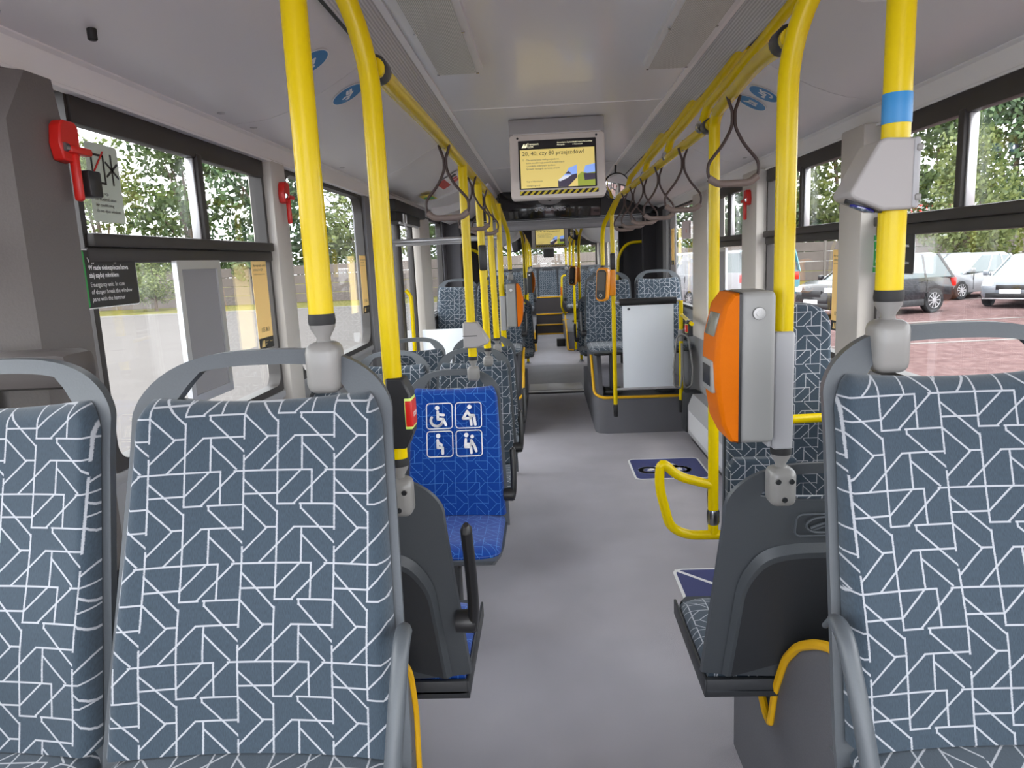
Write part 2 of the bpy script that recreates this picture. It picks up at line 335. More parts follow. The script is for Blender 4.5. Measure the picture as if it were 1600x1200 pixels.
# light fittings with ribbed diffusers
LAMPM = nodes_stripe('lamp_diffuser', srgb(176, 176, 170), srgb(226, 226, 220), 0, 60, .35)
for (x0, x1, y1, side) in ((-.53, -.335, 3.02, 'left'), (.305, .50, 3.12, 'right')):
    t = thing('ceiling_light', 'flat ribbed ceiling lamp with a thin %s edge, on the %s side of the ceiling' % ('screwed', side), 'lamp', ((x0+x1)/2, 2.3, 2.36), 0)
    W = (x1-x0)/2; Lh = y1-2.3
    b = MB(); b.prism(rrect(2*W, Lh+1.3, .035, 5, 0, (Lh-1.3)/2), -.022, 0); b.build('housing', mat('lamp_housing', srgb(228, 228, 228), .35), t)
    b = MB(); b.prism(rrect(2*W-.045, Lh+1.24, .02, 5, 0, (Lh-1.3)/2), -.028, -.02); b.build('diffuser', LAMPM, t)
    for sx in (-1, 1):
        for yy in (Lh-.03, Lh-.55, -.6):
            b = MB(); b.lathe([(.006, -.026), (.005, -.0285), (.001, -.0285)], (sx*(W-.02), yy, 0), n=10); b.build('screw', CHR, t)

# side walls below the windows, pillars between them
def wall_panel(side, y0, y1, z1=1.09, name=None):
    x = XL if side < 0 else XR; b = MB(); b.box(min(x, x+side*.06), max(x, x+side*.06), y0, y1, -.3, z1)
    b.box(min(x-side*.015, x+side*.05), max(x-side*.015, x+side*.05), y0, y1, z1-.035, z1, .008)
    struct(b.build('wall_left' if side < 0 else 'wall_right', WALLG))
wall_panel(-1, 1.5, 5.3); b = MB(); b.box(XL-.09, XL-.04, Y0, 1.5, -.3, 1.09); struct(b.build('wall_left', WALLG)); wall_panel(-1, 6.5, 8.45); wall_panel(-1, Y2, Y3); wall_panel(1, Y0, 8.45); wall_panel(1, Y2, Y3)
# solid wall over the windows behind the cornice
for s, x in ((-1, XL), (1, XR)):
    for y0, y1 in ((Y0, Y1), (Y2, Y3)):
        b = MB(); b.box(min(x+s*.01, x+s*.06), max(x+s*.01, x+s*.06), y0, y1, 2.05, 2.43); struct(b.build('wall_left' if s < 0 else 'wall_right', CORN))
wn = [0]
def window(side, y0, y1, z0=1.09, z1=2.055, hop=None, div=None, round_=.05):
    """frame, glass, and where there is one the opening top light with its divider"""
    wn[0] += 1; x = XL if side < 0 else XR; root = sthing('window_%d' % wn[0], (x, (y0+y1)/2, z0)); s = side
    def bx(name, ya, yb, za, zb, xa, xb, m, bev=.006):
        b = MB(); b.box(min(s*xa, s*xb), max(s*xa, s*xb), ya-(y0+y1)/2, yb-(y0+y1)/2, za-z0, zb-z0, bev); return b.build(name, m, root)
    f = .022
    b = MB()
    # rounded dark surround: outer rectangle minus rounded opening, as four mitred corners
    oy, oz = (y1-y0)/2, (z1-z0)/2
    inner = rrect((y1-y0)-2*f, (z1-z0)-2*f-.01, round_, 6, 0, oz)
    outer = []
    for (py, pz) in inner:
        ay = abs(py)/(oy-f); az = abs(pz-oz)/(oz-f-.005); k = 1/max(ay, az); outer.append((py*k*oy/(oy-f), oz+(pz-oz)*k*oz/(oz-f-.005)))
    n = len(inner); xa, xb = -s*.012, s*.04
    vs = [(xa, p[0], p[1]) for p in inner]+[(xa, p[0], p[1]) for p in outer]+[(xb, p[0], p[1]) for p in inner]+[(xb, p[0], p[1]) for p in outer]
    fs = []
    for i in range(n):
        j = (i+1) % n; fs += [(i, j, n+j, n+i), (2*n+i, 2*n+j, 3*n+j, 3*n+i), (i, j, 2*n+j, 2*n+i), (n+i, n+j, 3*n+j, 3*n+i)]
    b.add(vs, fs); b.build('window_frame', FRM, root)
    bx('glass', y0+.005, y1-.005, z0+.005, z1-.005, .020, .024, GLASS, 0)
    if hop:
        bx('transom', y0, y1, hop-.075, hop-.035, -.02, .018, FRM); bx('transom', y0+.01, y1-.01, hop-.035, hop, -.035, .016, FRM)
        bx('head_rail', y0+.01, y1-.01, z1-.075, z1-.005, -.02, .016, FRM)
        bx('divider', div-.018, div+.018, hop-.01, z1-.06, -.025, .018, FRM); bx('seal', div-.030, div-.018, hop, z1-.075, -.012, .016, ALU, .003)
    return root
def pillar(side, y0, y1, m, d=.045, z0=.9, z1=2.06, bev=.012):
    x = XL if side < 0 else XR; b = MB(); b.box(min(x-side*d, x+side*.06), max(x-side*d, x+side*.06), y0, y1, z0, z1, bev)
    struct(b.build('pillar', m))
# left side
window(-1, -.9, .02, hop=1.72, div=-.4); window(-1, .10, 1.42, hop=1.72, div=.8)
window(-1, 1.78, 3.02, hop=1.715, div=2.44)
pillar(-1, 3.03, 3.20, PILL); window(-1, 3.24, 4.66, round_=.10)
pillar(-1, 4.67, 5.10, mat('pillar_grey', srgb(122, 121, 124), .5), .03)
# near dark pillar box that carries the hammer
def ring(y0, y1, x, z): return [(XL-.02, y0-.05, z), (x-.05, y0-.05, z), (x, y0, z), (x, y1, z), (x-.03, y1+.02, z), (XL-.02, y1+.02, z)]
b = MB(); rs = ring(1.48, 1.66, XL+.08, .3)+ring(1.48, 1.66, XL+.08, 1.93)+ring(1.57, 1.655, XL+.07, 2.045)
b.add(rs, [(k*6+i, k*6+(i+1) % 6, (k+1)*6+(i+1) % 6, (k+1)*6+i) for k in range(2) for i in range(6)]+[tuple(range(6)), tuple(range(12, 18))])
struct(b.build('pillar', PDK))
# right side
window(1, -.9, .16, hop=1.70, div=-.4); window(1, .25, 1.45, hop=1.70, div=.85)
pillar(1, 1.46, 1.62, PILL)
window(1, 1.63, 2.93, hop=1.70, div=2.37)
pillar(1, 2.95, 3.17, PILL, .07); window(1, 3.19, 4.36, hop=1.70, div=3.77)
pillar(1, 4.37, 4.68, PILL, .07); window(1, 4.70, 5.60, hop=1.70, div=5.2)
pillar(1, 5.62, 6.15, PILL, .08); window(1, 6.2, 7.62)
pillar(1, 7.64, 7.86, mat('pillar_grey2', srgb(120, 120, 122), .5), .05)
b = MB(); b.box(XR-.03, XR+.06, 7.86, 8.5, 0, 2.1); b.box(1.02, XR+.06, 8.42, 8.5, 0, 2.3, .02); struct(b.build('wall_right', BELL))
# rear-section windows
for y0 in (11.1, 12.7, 14.3, 15.9):
    window(1, y0, y0+1.35, z0=1.15); pillar(1, y0+1.36, y0+1.59, PILL)
for y0 in (11.1, 14.3, 15.9):
    window(-1, y0, y0+1.35, z0=1.15); pillar(-1, y0+1.36, y0+1.59, PILL)
window(-1, 12.7, 14.05, z0=.3)
# folding door on the left with its dark gear above
door = sthing('door_1', (XL, 5.72, 0))
for k, (ya, yb) in enumerate(((-.60, -.01), (.01, .60))):
    b = MB(); 
    for (a0, a1, c0, c1) in ((ya, ya+.05, .03, 2.0), (yb-.05, yb, .03, 2.0), (ya, yb, .03, .14), (ya, yb, 1.93, 2.0)): b.box(-.02, .03, a0, a1, c0, c1, .01)
    lf = b.build('door_leaf', FRM, door)
    b = MB(); b.box(0, .004, ya+.05, yb-.05, .14, 1.93); b.build('door_glass', GLASS, lf)
    b = MB(); b.tube(fillet([(.05, (yb if k == 0 else ya)*.9, .85), (.09, (yb if k == 0 else ya)*.9, .9), (.09, (yb if k == 0 else ya)*.9, 1.35), (.05, (yb if k == 0 else ya)*.9, 1.4)], .03), .014, 10); b.build('door_handle', YEL, lf)
b = MB(); b.box(XL-.03, -1.14, 5.10, 6.38, 1.98, 2.06, .01); struct(b.build('door_header', ROOM))
m_ = thing('door_mechanism', 'dark folding door gear with small silver levers over the left doorway', 'machinery', (-1.20, 5.5, 1.99))
b = MB(); b.box(-.08, .04, -.3, .7, -.08, 0, .01); b.build('gear_box', ROOM, m_)
b = MB(); b.tube([(.06, -.15, -.02), (.06, -.15, -.08), (.07, -.10, -.13)], .008, 8); b.tube([(.06, -.05, -.02), (.06, -.05, -.09)], .008, 8); b.tube([(.05, -.25, -.09), (.05, .5, -.09)], .009, 8); b.build('lever', ALU, m_)
# wall and post after the door, window behind the raised seats
b = MB(); b.box(XL-.04, XL+.08, 6.40, 6.95, 0, 2.02, .015); struct(b.build('pillar', PILL))
window(-1, 7.0, 8.2, z0=1.02)
b = MB(); b.box(XL-.05, XL+.03, 8.2, 8.5, 0, 2.3); b.box(XL, -1.08, 8.42, 8.5, 0, 2.3, .02); struct(b.build('wall_left', mat('joint_wall', srgb(96, 94, 98), .6)))
# wall over door zone: sloped lower cove pieces
b = MB(); b.prism([(-.70, 2.25), (-1.0, 2.14), (-1.22, 2.12), (-1.22, 2.40), (-.70, 2.40)], 6.3, 8.2, 'y'); struct(b.build('ceiling_cove', COVE))
b = MB(); b.prism([(-.62, 2.31), (-.92, 2.09), (-1.18, 2.03), (-1.18, 2.40), (-.62, 2.40)], 7.0, 8.35, 'y'); struct(b.build('ceiling_cove', COVE))
# heater along the right wall foot
t = thing('wall_heater', 'long white perforated convector heater along the foot of the right wall', 'heater', (XR, 4.6, 0))
b = MB(); b.prism([(0, .06), (-.13, .06), (-.13, .30), (-.09, .40), (0, .40)], -1.55, 1.5, 'y'); b.build('casing', LG, t)
PERF = bpy.data.materials.new('perforated_sheet'); PERF.use_nodes = True
n_ = PERF.node_tree; bb = n_.nodes['Principled BSDF']; tx = n_.nodes.new('ShaderNodeTexCoord'); vo = n_.nodes.new('ShaderNodeTexVoronoi'); vo.inputs['Scale'].default_value = 55; vo.inputs['Randomness'].default_value = 0
mr = n_.nodes.new('ShaderNodeMapRange'); mr.inputs[1].default_value = .28; mr.inputs[2].default_value = .34
mx_ = n_.nodes.new('ShaderNodeMix'); mx_.data_type = 'RGBA'; mx_.inputs[6].default_value = srgb(50, 50, 52); mx_.inputs[7].default_value = srgb(200, 200, 202)
n_.links.new(tx.outputs['Object'], vo.inputs['Vector']); n_.links.new(vo.outputs['Distance'], mr.inputs[0]); n_.links.new(mr.outputs[0], mx_.inputs[0]); n_.links.new(mx_.outputs[2], bb.inputs['Base Color'])
b = MB(); b.box(-.134, -.129, -1.5, 1.45, .10, .27); b.build('grille', PERF, t)
b = MB(); b.box(-.10, 0, -1.55, 1.5, 0, .06); b.build('plinth', BLK, t)
b = MB(); b.box(-.16, 0, 1.5, 1.66, .05, .42, .04); b.build('end_cap', GREYD, t)
# podium over the wheel arch, front and rear
def podium(name, pts, x0, x1, label_trim=None):
    """side profile (y,z) between x0 and x1"""
    b = MB(); b.prism(pts, x0, x1, 'x'); o = struct(b.build(name, PODM)); return o
PR = [(-.3, 0), (2.15, 0), (2.15, .45), (1.95, .45), (1.80, .345), (1.765, .345), (1.73, .47), (1.66, .595), (1.575, .68), (1.48, .74), (1.39, .785), (1.27, .80), (1.265, .735), (-.3, .735)]
PL = [(-.3, 0), (1.60, 0), (1.60, .36), (1.615, .50), (1.585, .62), (1.52, .69), (1.40, .73), (-.3, .735)]
podium('podium_right', PR, .445, XR); podium('podium_left', PL, XL-.04, -.485)
b = MB(); b.box(XL, -.62, 1.60, 2.2, 0, .40, .02); struct(b.build('podium_left', PODM))
def trim(pts, r=.009, name='trim_6', m=TRIMY, sy=1.0):
    b = MB(); b.tube(pts, r, 8, sy=sy); return struct(b.build(name, m))
trim(fillet([(.441, y, z) for y, z in PR[3:-2]], .03), .011); trim(fillet([(-.482, y, z) for y, z in [(1.603, .02)]+PL[2:-1]], .03), .009)
# rear podiums: rounded front corner, yellow trim on the edge
def podium_b(side, y0, y1, xe, h=.33):
    xw = XL if side < 0 else XR; c = .10
    poly = [(xw, y0), (xe+side*c, y0), (xe+side*c*.3, y0+c*.3), (xe, y0+c), (xe, y1), (xw, y1)]
    b = MB(); b.prism(poly, 0, h, 'z'); struct(b.build('podium_left' if side < 0 else 'podium_right', PODM))
podium_b(1, 6.40, 8.4, .30); podium_b(-1, 6.42, 8.4, -.36)
podium_b(1, 12.4, 17.7, .24); podium_b(-1, 12.4, 17.7, -.33)
# raised plinths under the seats there
for s, xe, y0 in ((1, .36, 6.75), (-1, -.42, 6.8)):
    xw = XR if s > 0 else XL; b = MB(); b.box(min(xw, xe+s*.05), max(xw, xe+s*.05), y0, 8.3, .33, .36); struct(b.build('podium_top', FLOORM))
trim(fillet([(.285, 6.86, .76), (.287, 6.72, .74), (.292, 6.44, .37), (.36, 6.395, .335), (1.15, 6.39, .335)], .05), .013)
trim(fillet([(-.345, 6.86, .76), (-.347, 6.72, .74), (-.352, 6.46, .37), (-.42, 6.415, .335), (-1.2, 6.41, .335)], .05), .013)
b = MB()
b.prism([(6.50, .30), (6.74, .72), (8.3, .72), (8.3, .30)], .34, .38, 'x'); b.prism([(6.50, .30), (6.74, .72), (8.3, .72), (8.3, .30)], -.44, -.40, 'x'); struct(b.build('podium_side', PODM))
# rear steps and bench platform
b = MB(); XA, XB = -.33, .24
for k, (y, z) in enumerate(((15.5, .19), (15.85, .39), (16.35, .73))): b.box(XA, XB, y, 17.65, (0, .19, .39)[k], z)
b.box(XL, XR, 16.6, 17.65, 0, .73); struct(b.build('steps', mat('step_vinyl', srgb(74, 70, 72), .6, noise=.15, nscale=200)))
for (y, z) in ((15.3, .01), (15.5, .19), (15.85, .39), (16.35, .735)): trim([(XA, y-.004, z), (XB, y-.004, z)], .014)
b = MB(); b.box(.24, .36, 14.6, 14.62, .0, .18); b.box(.24, .36, 14.9, 14.92, .18, .33); struct(b.build('step_side', PODM))
trim([(.22, 14.6, .18), (.34, 14.6, .18)], .012); trim([(.22, 14.9, .33), (.34, 14.9, .33)], .012); trim([(.22, 15.2, .46), (.34, 15.2, .46)], .012)
trim([(-.32, 12.9, .33), (-.32, 12.42, .33), (-.32, 12.40, .02)], .018); trim([(.23, 13.2, .55), (.23, 12.5, .33), (.24, 12.38, .03), (.34, 12.38, .02)], .016)
b = MB(); b.box(.06, .22, 13.1, 13.3, 0, .14, .01); struct(b.build('step_box', BLK))
# rear end: wall under and over the window, the window, central post
b = MB(); b.box(XL, XR, 17.65, 17.72, 0, 1.40); struct(b.build('wall_back', mat('rear_wall', srgb(70, 70, 74), .6)))
b = MB(); b.box(XL-.02, XR+.02, 17.6, 17.72, 1.88, 2.43); b.box(-.13, .13, 17.5, 17.6, 1.62, 1.92, .03); struct(b.build('wall_back_header', ROOM))
rw = sthing('window_30', (XC, 17.68, 1.4)); b = MB(); b.box(-1.2, 1.2, 0, .005, 0, .5); b.build('glass', GLASS, rw); b = MB(); b.box(-1.25, -1.15, -.03, .03, 0, .5, .02); b.box(1.15, 1.25, -.03, .03, 0, .5, .02); b.build('window_frame', FRM, rw)
# ---- articulation: dark header with the maker's name, cross beam, pleated bellows
b = MB(); b.box(XL-.04, XR+.04, 8.34, 8.5, 2.05, 2.42, .0); b.box(-.60, .54, 8.28, 8.34, 2.04, 2.35, .02)
hd = struct(b.build('header_panel', mat('black_gloss', srgb(28, 28, 30), .12, coat=.6)))
sg = bpy.data.objects.new('lettering_base', None)
bpy.data.objects.remove(sg)
sgn = sthing('header_sign'); face_frame(sgn, (-.03, 8.275, 2.125), (1, 0, 0), (0, 0, 1))
text('SOLARIS', .064, mat('silver_print', srgb(200, 200, 205), .5), sgn, 0, .0, align='CENTER', sx=1.45, bold=.0015)
b = MB(); b.prism([(p[0], p[1]*.42-.03) for p in circ(.13, 0, .36, 28)], .001, .006); b.build('emblem', LG, sgn)
b = MB(); b.prism([(-.10, .125), (.0, .135), (.10, .12), (.03, .118), (.0, .105), (-.04, .12)], .006, .008); b.build('emblem_slash', BLK, sgn)
b = MB(); b.box(-1.2, 1.14, 8.5, 8.62, 1.93, 2.04, .01); b.box(-1.2, 1.14, 8.49, 8.5, 1.975, 1.985); b.box(-1.2, 1.14, 8.48, 8.50, 2.01, 2.02); struct(b.build('cross_beam', mat('beam_grey', srgb(150, 148, 150), .4, metal=.3)))
for s in (-1, 1):
    b = MB(); pts = []
    N = 26
    for i in range(N+1):
        y = 8.62+(10.72-8.62)*i/N; pts.append((XC+s*(1.06+(.05 if i % 2 else 0)), y))
    poly = pts + [(XC+s*1.22, 10.72), (XC+s*1.22, 8.62)]
    b.prism(poly, -.05, 2.12, 'z'); struct(b.build('bellows_side', BELL))
b = MB(); pts = [(8.62+(10.72-8.62)*i/26, 2.10+(.05 if i % 2 else 0)) for i in range(27)]
b.prism(pts+[(10.72, 2.3), (8.62, 2.3)], XL, XR, 'x'); struct(b.build('bellows_roof', BELL))
for s in (-1, 1):
    b = MB(); b.prism([(XC+s*x_, z_) for x_, z_ in ((.40, 2.20), (.43, 2.06), (.50, 1.95), (.60, 1.87), (.72, 1.82), (.86, 1.80), (1.02, 1.83), (1.19, 1.92), (1.19, 2.30), (.40, 2.30))], 11.05, 11.75, 'y'); struct(b.build('ceiling_cove', COVE))
b = MB(); b.box(XL-.04, XR+.04, 10.72, 10.85, 2.10, 2.43); b.box(XL-.04, -1.02, 10.72, 10.82, -.05, 2.1); b.box(.98, XR+.04, 10.72, 10.82, -.05, 2.1); struct(b.build('bellows_frame', ROOM))
# ============================================================ seats
def backw(z): return .238 - .026*min(max((z-.45)/.5, 0), 1)
def ztop(u): return .99 + .11*max(0, 1-abs(u)**3)**.6
def lean(z): return .20*max(z-.40, 0)/.70
def pad_top(u): return 1.012 + .016*abs(u)**2 - .06*max(0., (abs(u)-.86)/.14)**2.2
def shell_mesh(zb0, thin=False):
    b = MB(); us = [math.sin(PI/2*(-1+2*i/30)) for i in range(31)]; H = 12
    def col(u):
        zt = ztop(u); au = abs(u)
        if au < .66: k = 1-(au/.66)**2.4; hb = 1.004+.014*(au/.66)**2 ; ht = zt-.026-.0*k; ht = max(hb+.0004, hb+(ht-hb)*min(1, k*2.2)**.7); 
        else: hb = ht = min(1.018, zt-.02)
        return [zb0+(hb-zb0)*j/H for j in range(H+1)] + [ht, (ht+zt)/2, zt]
    cols = [col(u) for u in us]; n = len(cols[0])
    def P(u, z, back):
        w = backw(z)+.006; x = u*w; y = lean(z) - .012*(u*u) + .006
        if back:
            low = max(0, min(1, (1.0-z)/.25)); y += (.012 + .010*low*(1-abs(u)**4)) if thin else (.022 + .030*low*(1-abs(u)**4))
            x *= .985
        return (x, y, z)
    for back in (0, 1):
        for u, c in zip(us, cols):
            for z in c: b.v.append(P(u, z, back))
    m = len(us); off = m*n
    def quad(a, c, d, e): b.f.append((a, c, d, e))
    hole = lambda i: abs(us[i]) < .66 or abs(us[i+1]) < .66
    for i in range(m-1):
        for j in range(n-1):
            if j == H: continue
            a, c, d, e = i*n+j, (i+1)*n+j, (i+1)*n+j+1, i*n+j+1
            quad(a, c, d, e); quad(off+a, off+e, off+d, off+c)
        for j in (0, n-1): a, c = i*n+j, (i+1)*n+j; quad(a, off+a, off+c, c)
        if hole(i):
            for j in (H, H+1): a, c = i*n+j, (i+1)*n+j; quad(a, off+a, off+c, c)
        else:
            a, c, d, e = i*n+H, (i+1)*n+H, (i+1)*n+H+1, i*n+H+1; quad(a, c, d, e); quad(off+a, off+e, off+d, off+c)
    for i in (0, m-1):
        for j in range(n-1): a, c = i*n+j, i*n+j+1; quad(a, c, off+c, off+a)
    return b
def pad_mesh():
    b = MB(); NU, NS = 26, 30
    us = [math.sin(PI/2*(-1+2*i/NU)) for i in range(NU+1)]; z0 = .455
    for layer in (0, 1):
        for u in us:
            zt = pad_top(u)
            for j in range(NS+1):
                s = math.sin(j/NS*PI/2)**.9
                z = z0+(zt-z0)*s; w = backw(z)-.008
                edge = min(1, max(0, 1-abs(u))/.07)**.5*min(1, max(0, zt-z)/.02)**.5
                y = lean(z) - .012*u*u + .004 - (0 if layer else .026*edge + .010*abs(u)**2.2*edge + .012*math.exp(-((z-.62)/.10)**2)*edge)
                b.v.append((u*w, y, z))
    n = NS+1; off = (NU+1)*n
    for i in range(NU):
        for j in range(NS): a = i*n+j; b.f.append((a, a+n, a+n+1, a+1)); b.f.append((off+a, off+a+1, off+a+n+1, off+a+n))
    for i in range(NU):
        for j in (0, NS): a = i*n+j; b.f.append((a, off+a, off+a+n, a+n))
    for i in (0, NU):
        for j in range(NS): a = i*n+j; b.f.append((a, a+1, off+a+1, off+a))
    return b
def cushion(zc=.455, w=.225, d=.42, th=.034, lower=0):
    b = MB(); NX, NY = 20, 18
    for layer in (0, 1):
        for i in range(NX+1):
            u = math.sin(PI/2*(-1+2*i/NX))
            for j in range(NY+1):
                t = math.sin(PI/2*j/NY); fy = d*(1-.045*abs(u)**5 - .03*abs(u)**10)
                y = .03 - t*(fy+.03); ww = w*(1-.0*t)*(1 - .06*max(0, (t-.86)/.14)**3)
                e = max(0, 1-abs(u)**8)**.5*max(0, 1-t**10)**.5
                z = zc - .012*(1-u*u)*(1-t) + .0 if not layer else zc-th
                if not layer: z = zc-th + th*max(e, .0) - .012*math.sin(min(t*1.1, 1)*PI)*(1-u*u) - .016*max(0, (t-.75)/.25)**2
                b.v.append((u*ww, y, z))
    n = NY+1; off = (NX+1)*n
    for i in range(NX):
        for j in range(NY): a = i*n+j; b.f.append((a, a+n, a+n+1, a+1)); b.f.append((off+a, off+a+1, off+a+n+1, off+a+n))
        for j in (0, NY): a = i*n+j; b.f.append((a, off+a, off+a+n, a+n))
    for i in (0, NX):
        for j in range(NY): a = i*n+j; b.f.append((a, a+1, off+a+1, off+a))
    return b
def make_seat(name, label, fab, hi, x, y, z, rz=0, group=None, arm=0, guard=0, leg='pedestal', pict=False, uvo=(0, 0)):
    t = thing(name, label, 'seat', (x, y, z), rz, group)
    sh = shell_mesh(.485 if hi == 2 else .40, hi == 2).build('back_shell', GREYB if hi == 2 else GREY, t, smooth=50)
    if hi == 2:      # back is seen: moulded panel with a darker recess and a badge
        b = MB(); prof = []
        arch = [(-.18, .45), (-.165, .78), (-.12, .855), (-.05, .87), (.05, .87), (.12, .855), (.165, .78), (.18, .45)]
        arch = [(q.x, q.y) for q in fillet([(a_, c_, 0) for a_, c_ in arch], .05, 4)]
        ring = []
        n = len(arch)
        cx, cz = 0, .55
        lay = [(1.07, .022), (1.0, .036), (.93, .033)]
        for k, dd in lay:
            for (a_, c_) in arch: zz = cz+(c_-cz)*k; zz = max(zz, .49); b.v.append((a_*k, lean(zz)+dd, zz))
        for L_ in range(2):
            for i in range(n-1): b.f.append((L_*n+i, L_*n+i+1, (L_+1)*n+i+1, (L_+1)*n+i))
        b.build('back_moulding', GREYB, t)
        b = MB(); b.v = [(a_*.95, lean(max(.49, cz+(c_-cz)*.95))+.0345, max(.49, cz+(c_-cz)*.95)) for a_, c_ in arch]
        b.v.append((0, lean(.55)+.0345, .55)); b.f = [(i, i+1, n) for i in range(n-1)]; b.build('back_recess', GREYD, t)
        bd = bpy.data.objects.new('badge', None); COL.objects.link(bd); bd.parent = t
        zz = .945; m4 = Matrix(((-1, 0, 0, 0), (0, .203, -.979, 0), (0, .979, .203, 0), (0, 0, 0, 1)))
        X = Vector((-1, 0, 0)); Y = Vector((0, .275, .962)); Z = X.cross(Y)
        mm = Matrix((X, Y, Z)).transposed().to_4x4(); mm.translation = Vector((0, lean(zz)+.025, zz)); bd.matrix_local = mm
        b = MB(); pl = rrect(.12, .06, .014, 5)
        b.tube([(p[0], p[1], .004) for p in pl]+[(pl[0][0], pl[0][1], .004)], .0025, 6)
        el = circ(.036, n=24); b.tube([(p[0], p[1]*.6, .004) for p in el]+[(el[0][0], el[0][1]*.6, .004)], .0035, 6)
        b.tube([(-.026, -.008, .005), (0, .004, .005), (.024, .008, .005)], .004, 6); b.tube([(-.020, -.014, .005), (.004, -.004, .005), (.028, .002, .005)], .0025, 6); b.build('emblem', GREY, bd)
    else:
        b = MB(); b.tube([(x_, lean(.80)+.052, .80) for x_ in (-.15, .15)], .01, 6); b.build('back_rib', GREYD, t)
    pad_mesh().build('backrest', fab, t, smooth=60, uv=lambda c: (c.x+uvo[0], c.z+uvo[1]))
    cushion(.50 if hi == 2 else .455).build('seat_cushion', fab, t, smooth=60, uv=lambda c: (c.x+uvo[0], c.y+uvo[1]-.3*(c.z-.45)))
    # under-shell with raised rim
    b = MB(); vs = []; st = [(.05, .375, .41), (-.10, .375, .42), (-.30, .375, .42), (-.41, .385, .415), (-.435, .40, .415)]
    if hi == 2: st = [(p, q+.065, r+.035) for p, q, r in st]
    for (yy, zb, zt) in st:
        w_ = .236 if yy > -.3 else .236-.03*((-yy-.3)/.135)**2
        vs += [(-w_, yy, zt), (-w_*.93, yy, zb), (w_*.93, yy, zb), (w_, yy, zt)]
    fs = []
    for i in range(4):
        for k in range(4): fs.append((i*4+k, i*4+(k+1) % 4, (i+1)*4+(k+1) % 4, (i+1)*4+k))
    fs += [(0, 1, 2, 3), (16, 17, 18, 19)]; b.add(vs, fs); b.build('seat_pan', GREYB if hi == 2 else GREY, t, smooth=40)
    if leg == 'pedestal':
        b = MB(); b.box(-.03, .03, -.24, -.14, .03, .375, .012); b.box(-.08, .08, -.30, -.08, .001, .03, .01); b.box(-.17, .17, -.22, -.16, .345, .375, .008); b.build('pedestal', GREYD, t)
    elif leg == 'rail':
        b = MB(); b.box(-.225, .225, -.10, -.05, .425, .45, .004); b.box(-.225, .225, -.32, -.27, .425, .45, .004); b.box(.228, .236, -.40, .05, .425, .475, .002); b.box(-.236, -.228, -.40, .05, .425, .475, .002); b.box(-.23, .23, .035, .05, .425, .475, .002); b.build('seat_rail', GREYD, t)
    if arm:   # arm = side sign
        s = arm; b = MB(); pts = [(s*.262, .05, .58), (s*.268, -.0, .60), (s*.268, -.10, .62), (s*.266, -.20, .60)]
        up = [(s*.262, .03, .52), (s*.268, .045, .58), (s*.268, .075, .66), (s*.266, .10, .72), (s*.266, .105, .74)]
        if hi == 2: up = [(s*.262, .10, .655), (s*.268, .115, .74), (s*.268, .145, .86), (s*.266, .16, .93), (s*.266, .165, .955)]
        b.tube(fillet(up, .04), [.020]*1+[.024]*(len(fillet(up, .04))-2)+[.012], 12, sy=.6); b.lathe([(.028, .0), (.030, .04), (.026, .05)], (s*.22, .03, .535), 'x' , M=None) if s > 0 else b.lathe([(.026, -.05), (.030, -.04), (.028, 0)], (-.22, .03 if hi < 2 else .10, .535 if hi < 2 else .675), 'x')
        b.build('armrest', BLK, t)
    if guard:
        s = guard; pts = fillet([(s*.228, .10, .60), (s*.243, .03, .655), (s*.247, -.02, .655), (s*.243, -.07, .56), (s*.236, -.10, .46), (s*.23, -.12, .40)], .05)
        b = MB(); b.tube(pts, [.005+.008*min(1, i/6) for i in range(len(pts))], 12, sy=1.0); b.build('side_guard', GREY, t)
    if pict:
        r = bpy.data.objects.new('priority_marks', None); COL.objects.link(r); r.parent = t
        X = Vector((1, 0, 0)); Y = Vector((0, .275, .962)).normalized(); Z = X.cross(Y)
        mm = Matrix((X, Y, Z)).transposed().to_4x4(); mm.translation = Vector((.0, lean(.84)-.0375, .84)); r.matrix_local = mm
        k = 0
        for (px, py) in ((-.068, .062), (.068, .062), (-.068, -.068), (.068, -.068)):
            pl = rrect(.12, .118, .014, 4, px, py); b = strokes([pl+[pl[0]]], .0022, z=.0); b.build('pictogram_frame', WHT, r, smooth=0)
            pictogram(('wheelchair', 'cane', 'child', 'pregnant')[k], .125, WHT, r, px, py-.002, z=.0, sw=.05); k += 1
    return t
SB = 1.02   # front row
s1 = make_seat('bus_seat', 'nearest grey-blue patterned seat left of the aisle, a yellow pole clamped on its handle', FAB, 1, -.594, .97, .458, guard=1, leg='none', uvo=(.02, .0))
s0 = make_seat('bus_seat', 'grey-blue patterned seat at the left edge, half out of the picture by the dark pillar', FAB, 1, -1.072, .98, .458, leg='none', uvo=(.10, .03), rz=math.radians(0))
s2 = make_seat('bus_seat', 'nearest grey-blue patterned seat right of the aisle, cut by the right edge', FAB, 1, .530, .97, .458, guard=-1, leg='none', uvo=(.05, .06))
for q in (s0, s1, s2): q.scale = (1, 1, .92)
# seats with their backs towards the aisle front
lb = make_seat('bus_seat', 'seat left of the aisle turned away, grey shell back and bright blue cushion', FABB, 2, -.595, 1.78, .03, rz=PI, arm=-1, leg='rail')
rb = make_seat('bus_seat', 'seat right of the aisle turned away, grey shell back with an embossed oval badge', FAB, 2, .492, 1.77, .03, rz=PI, leg='rail')
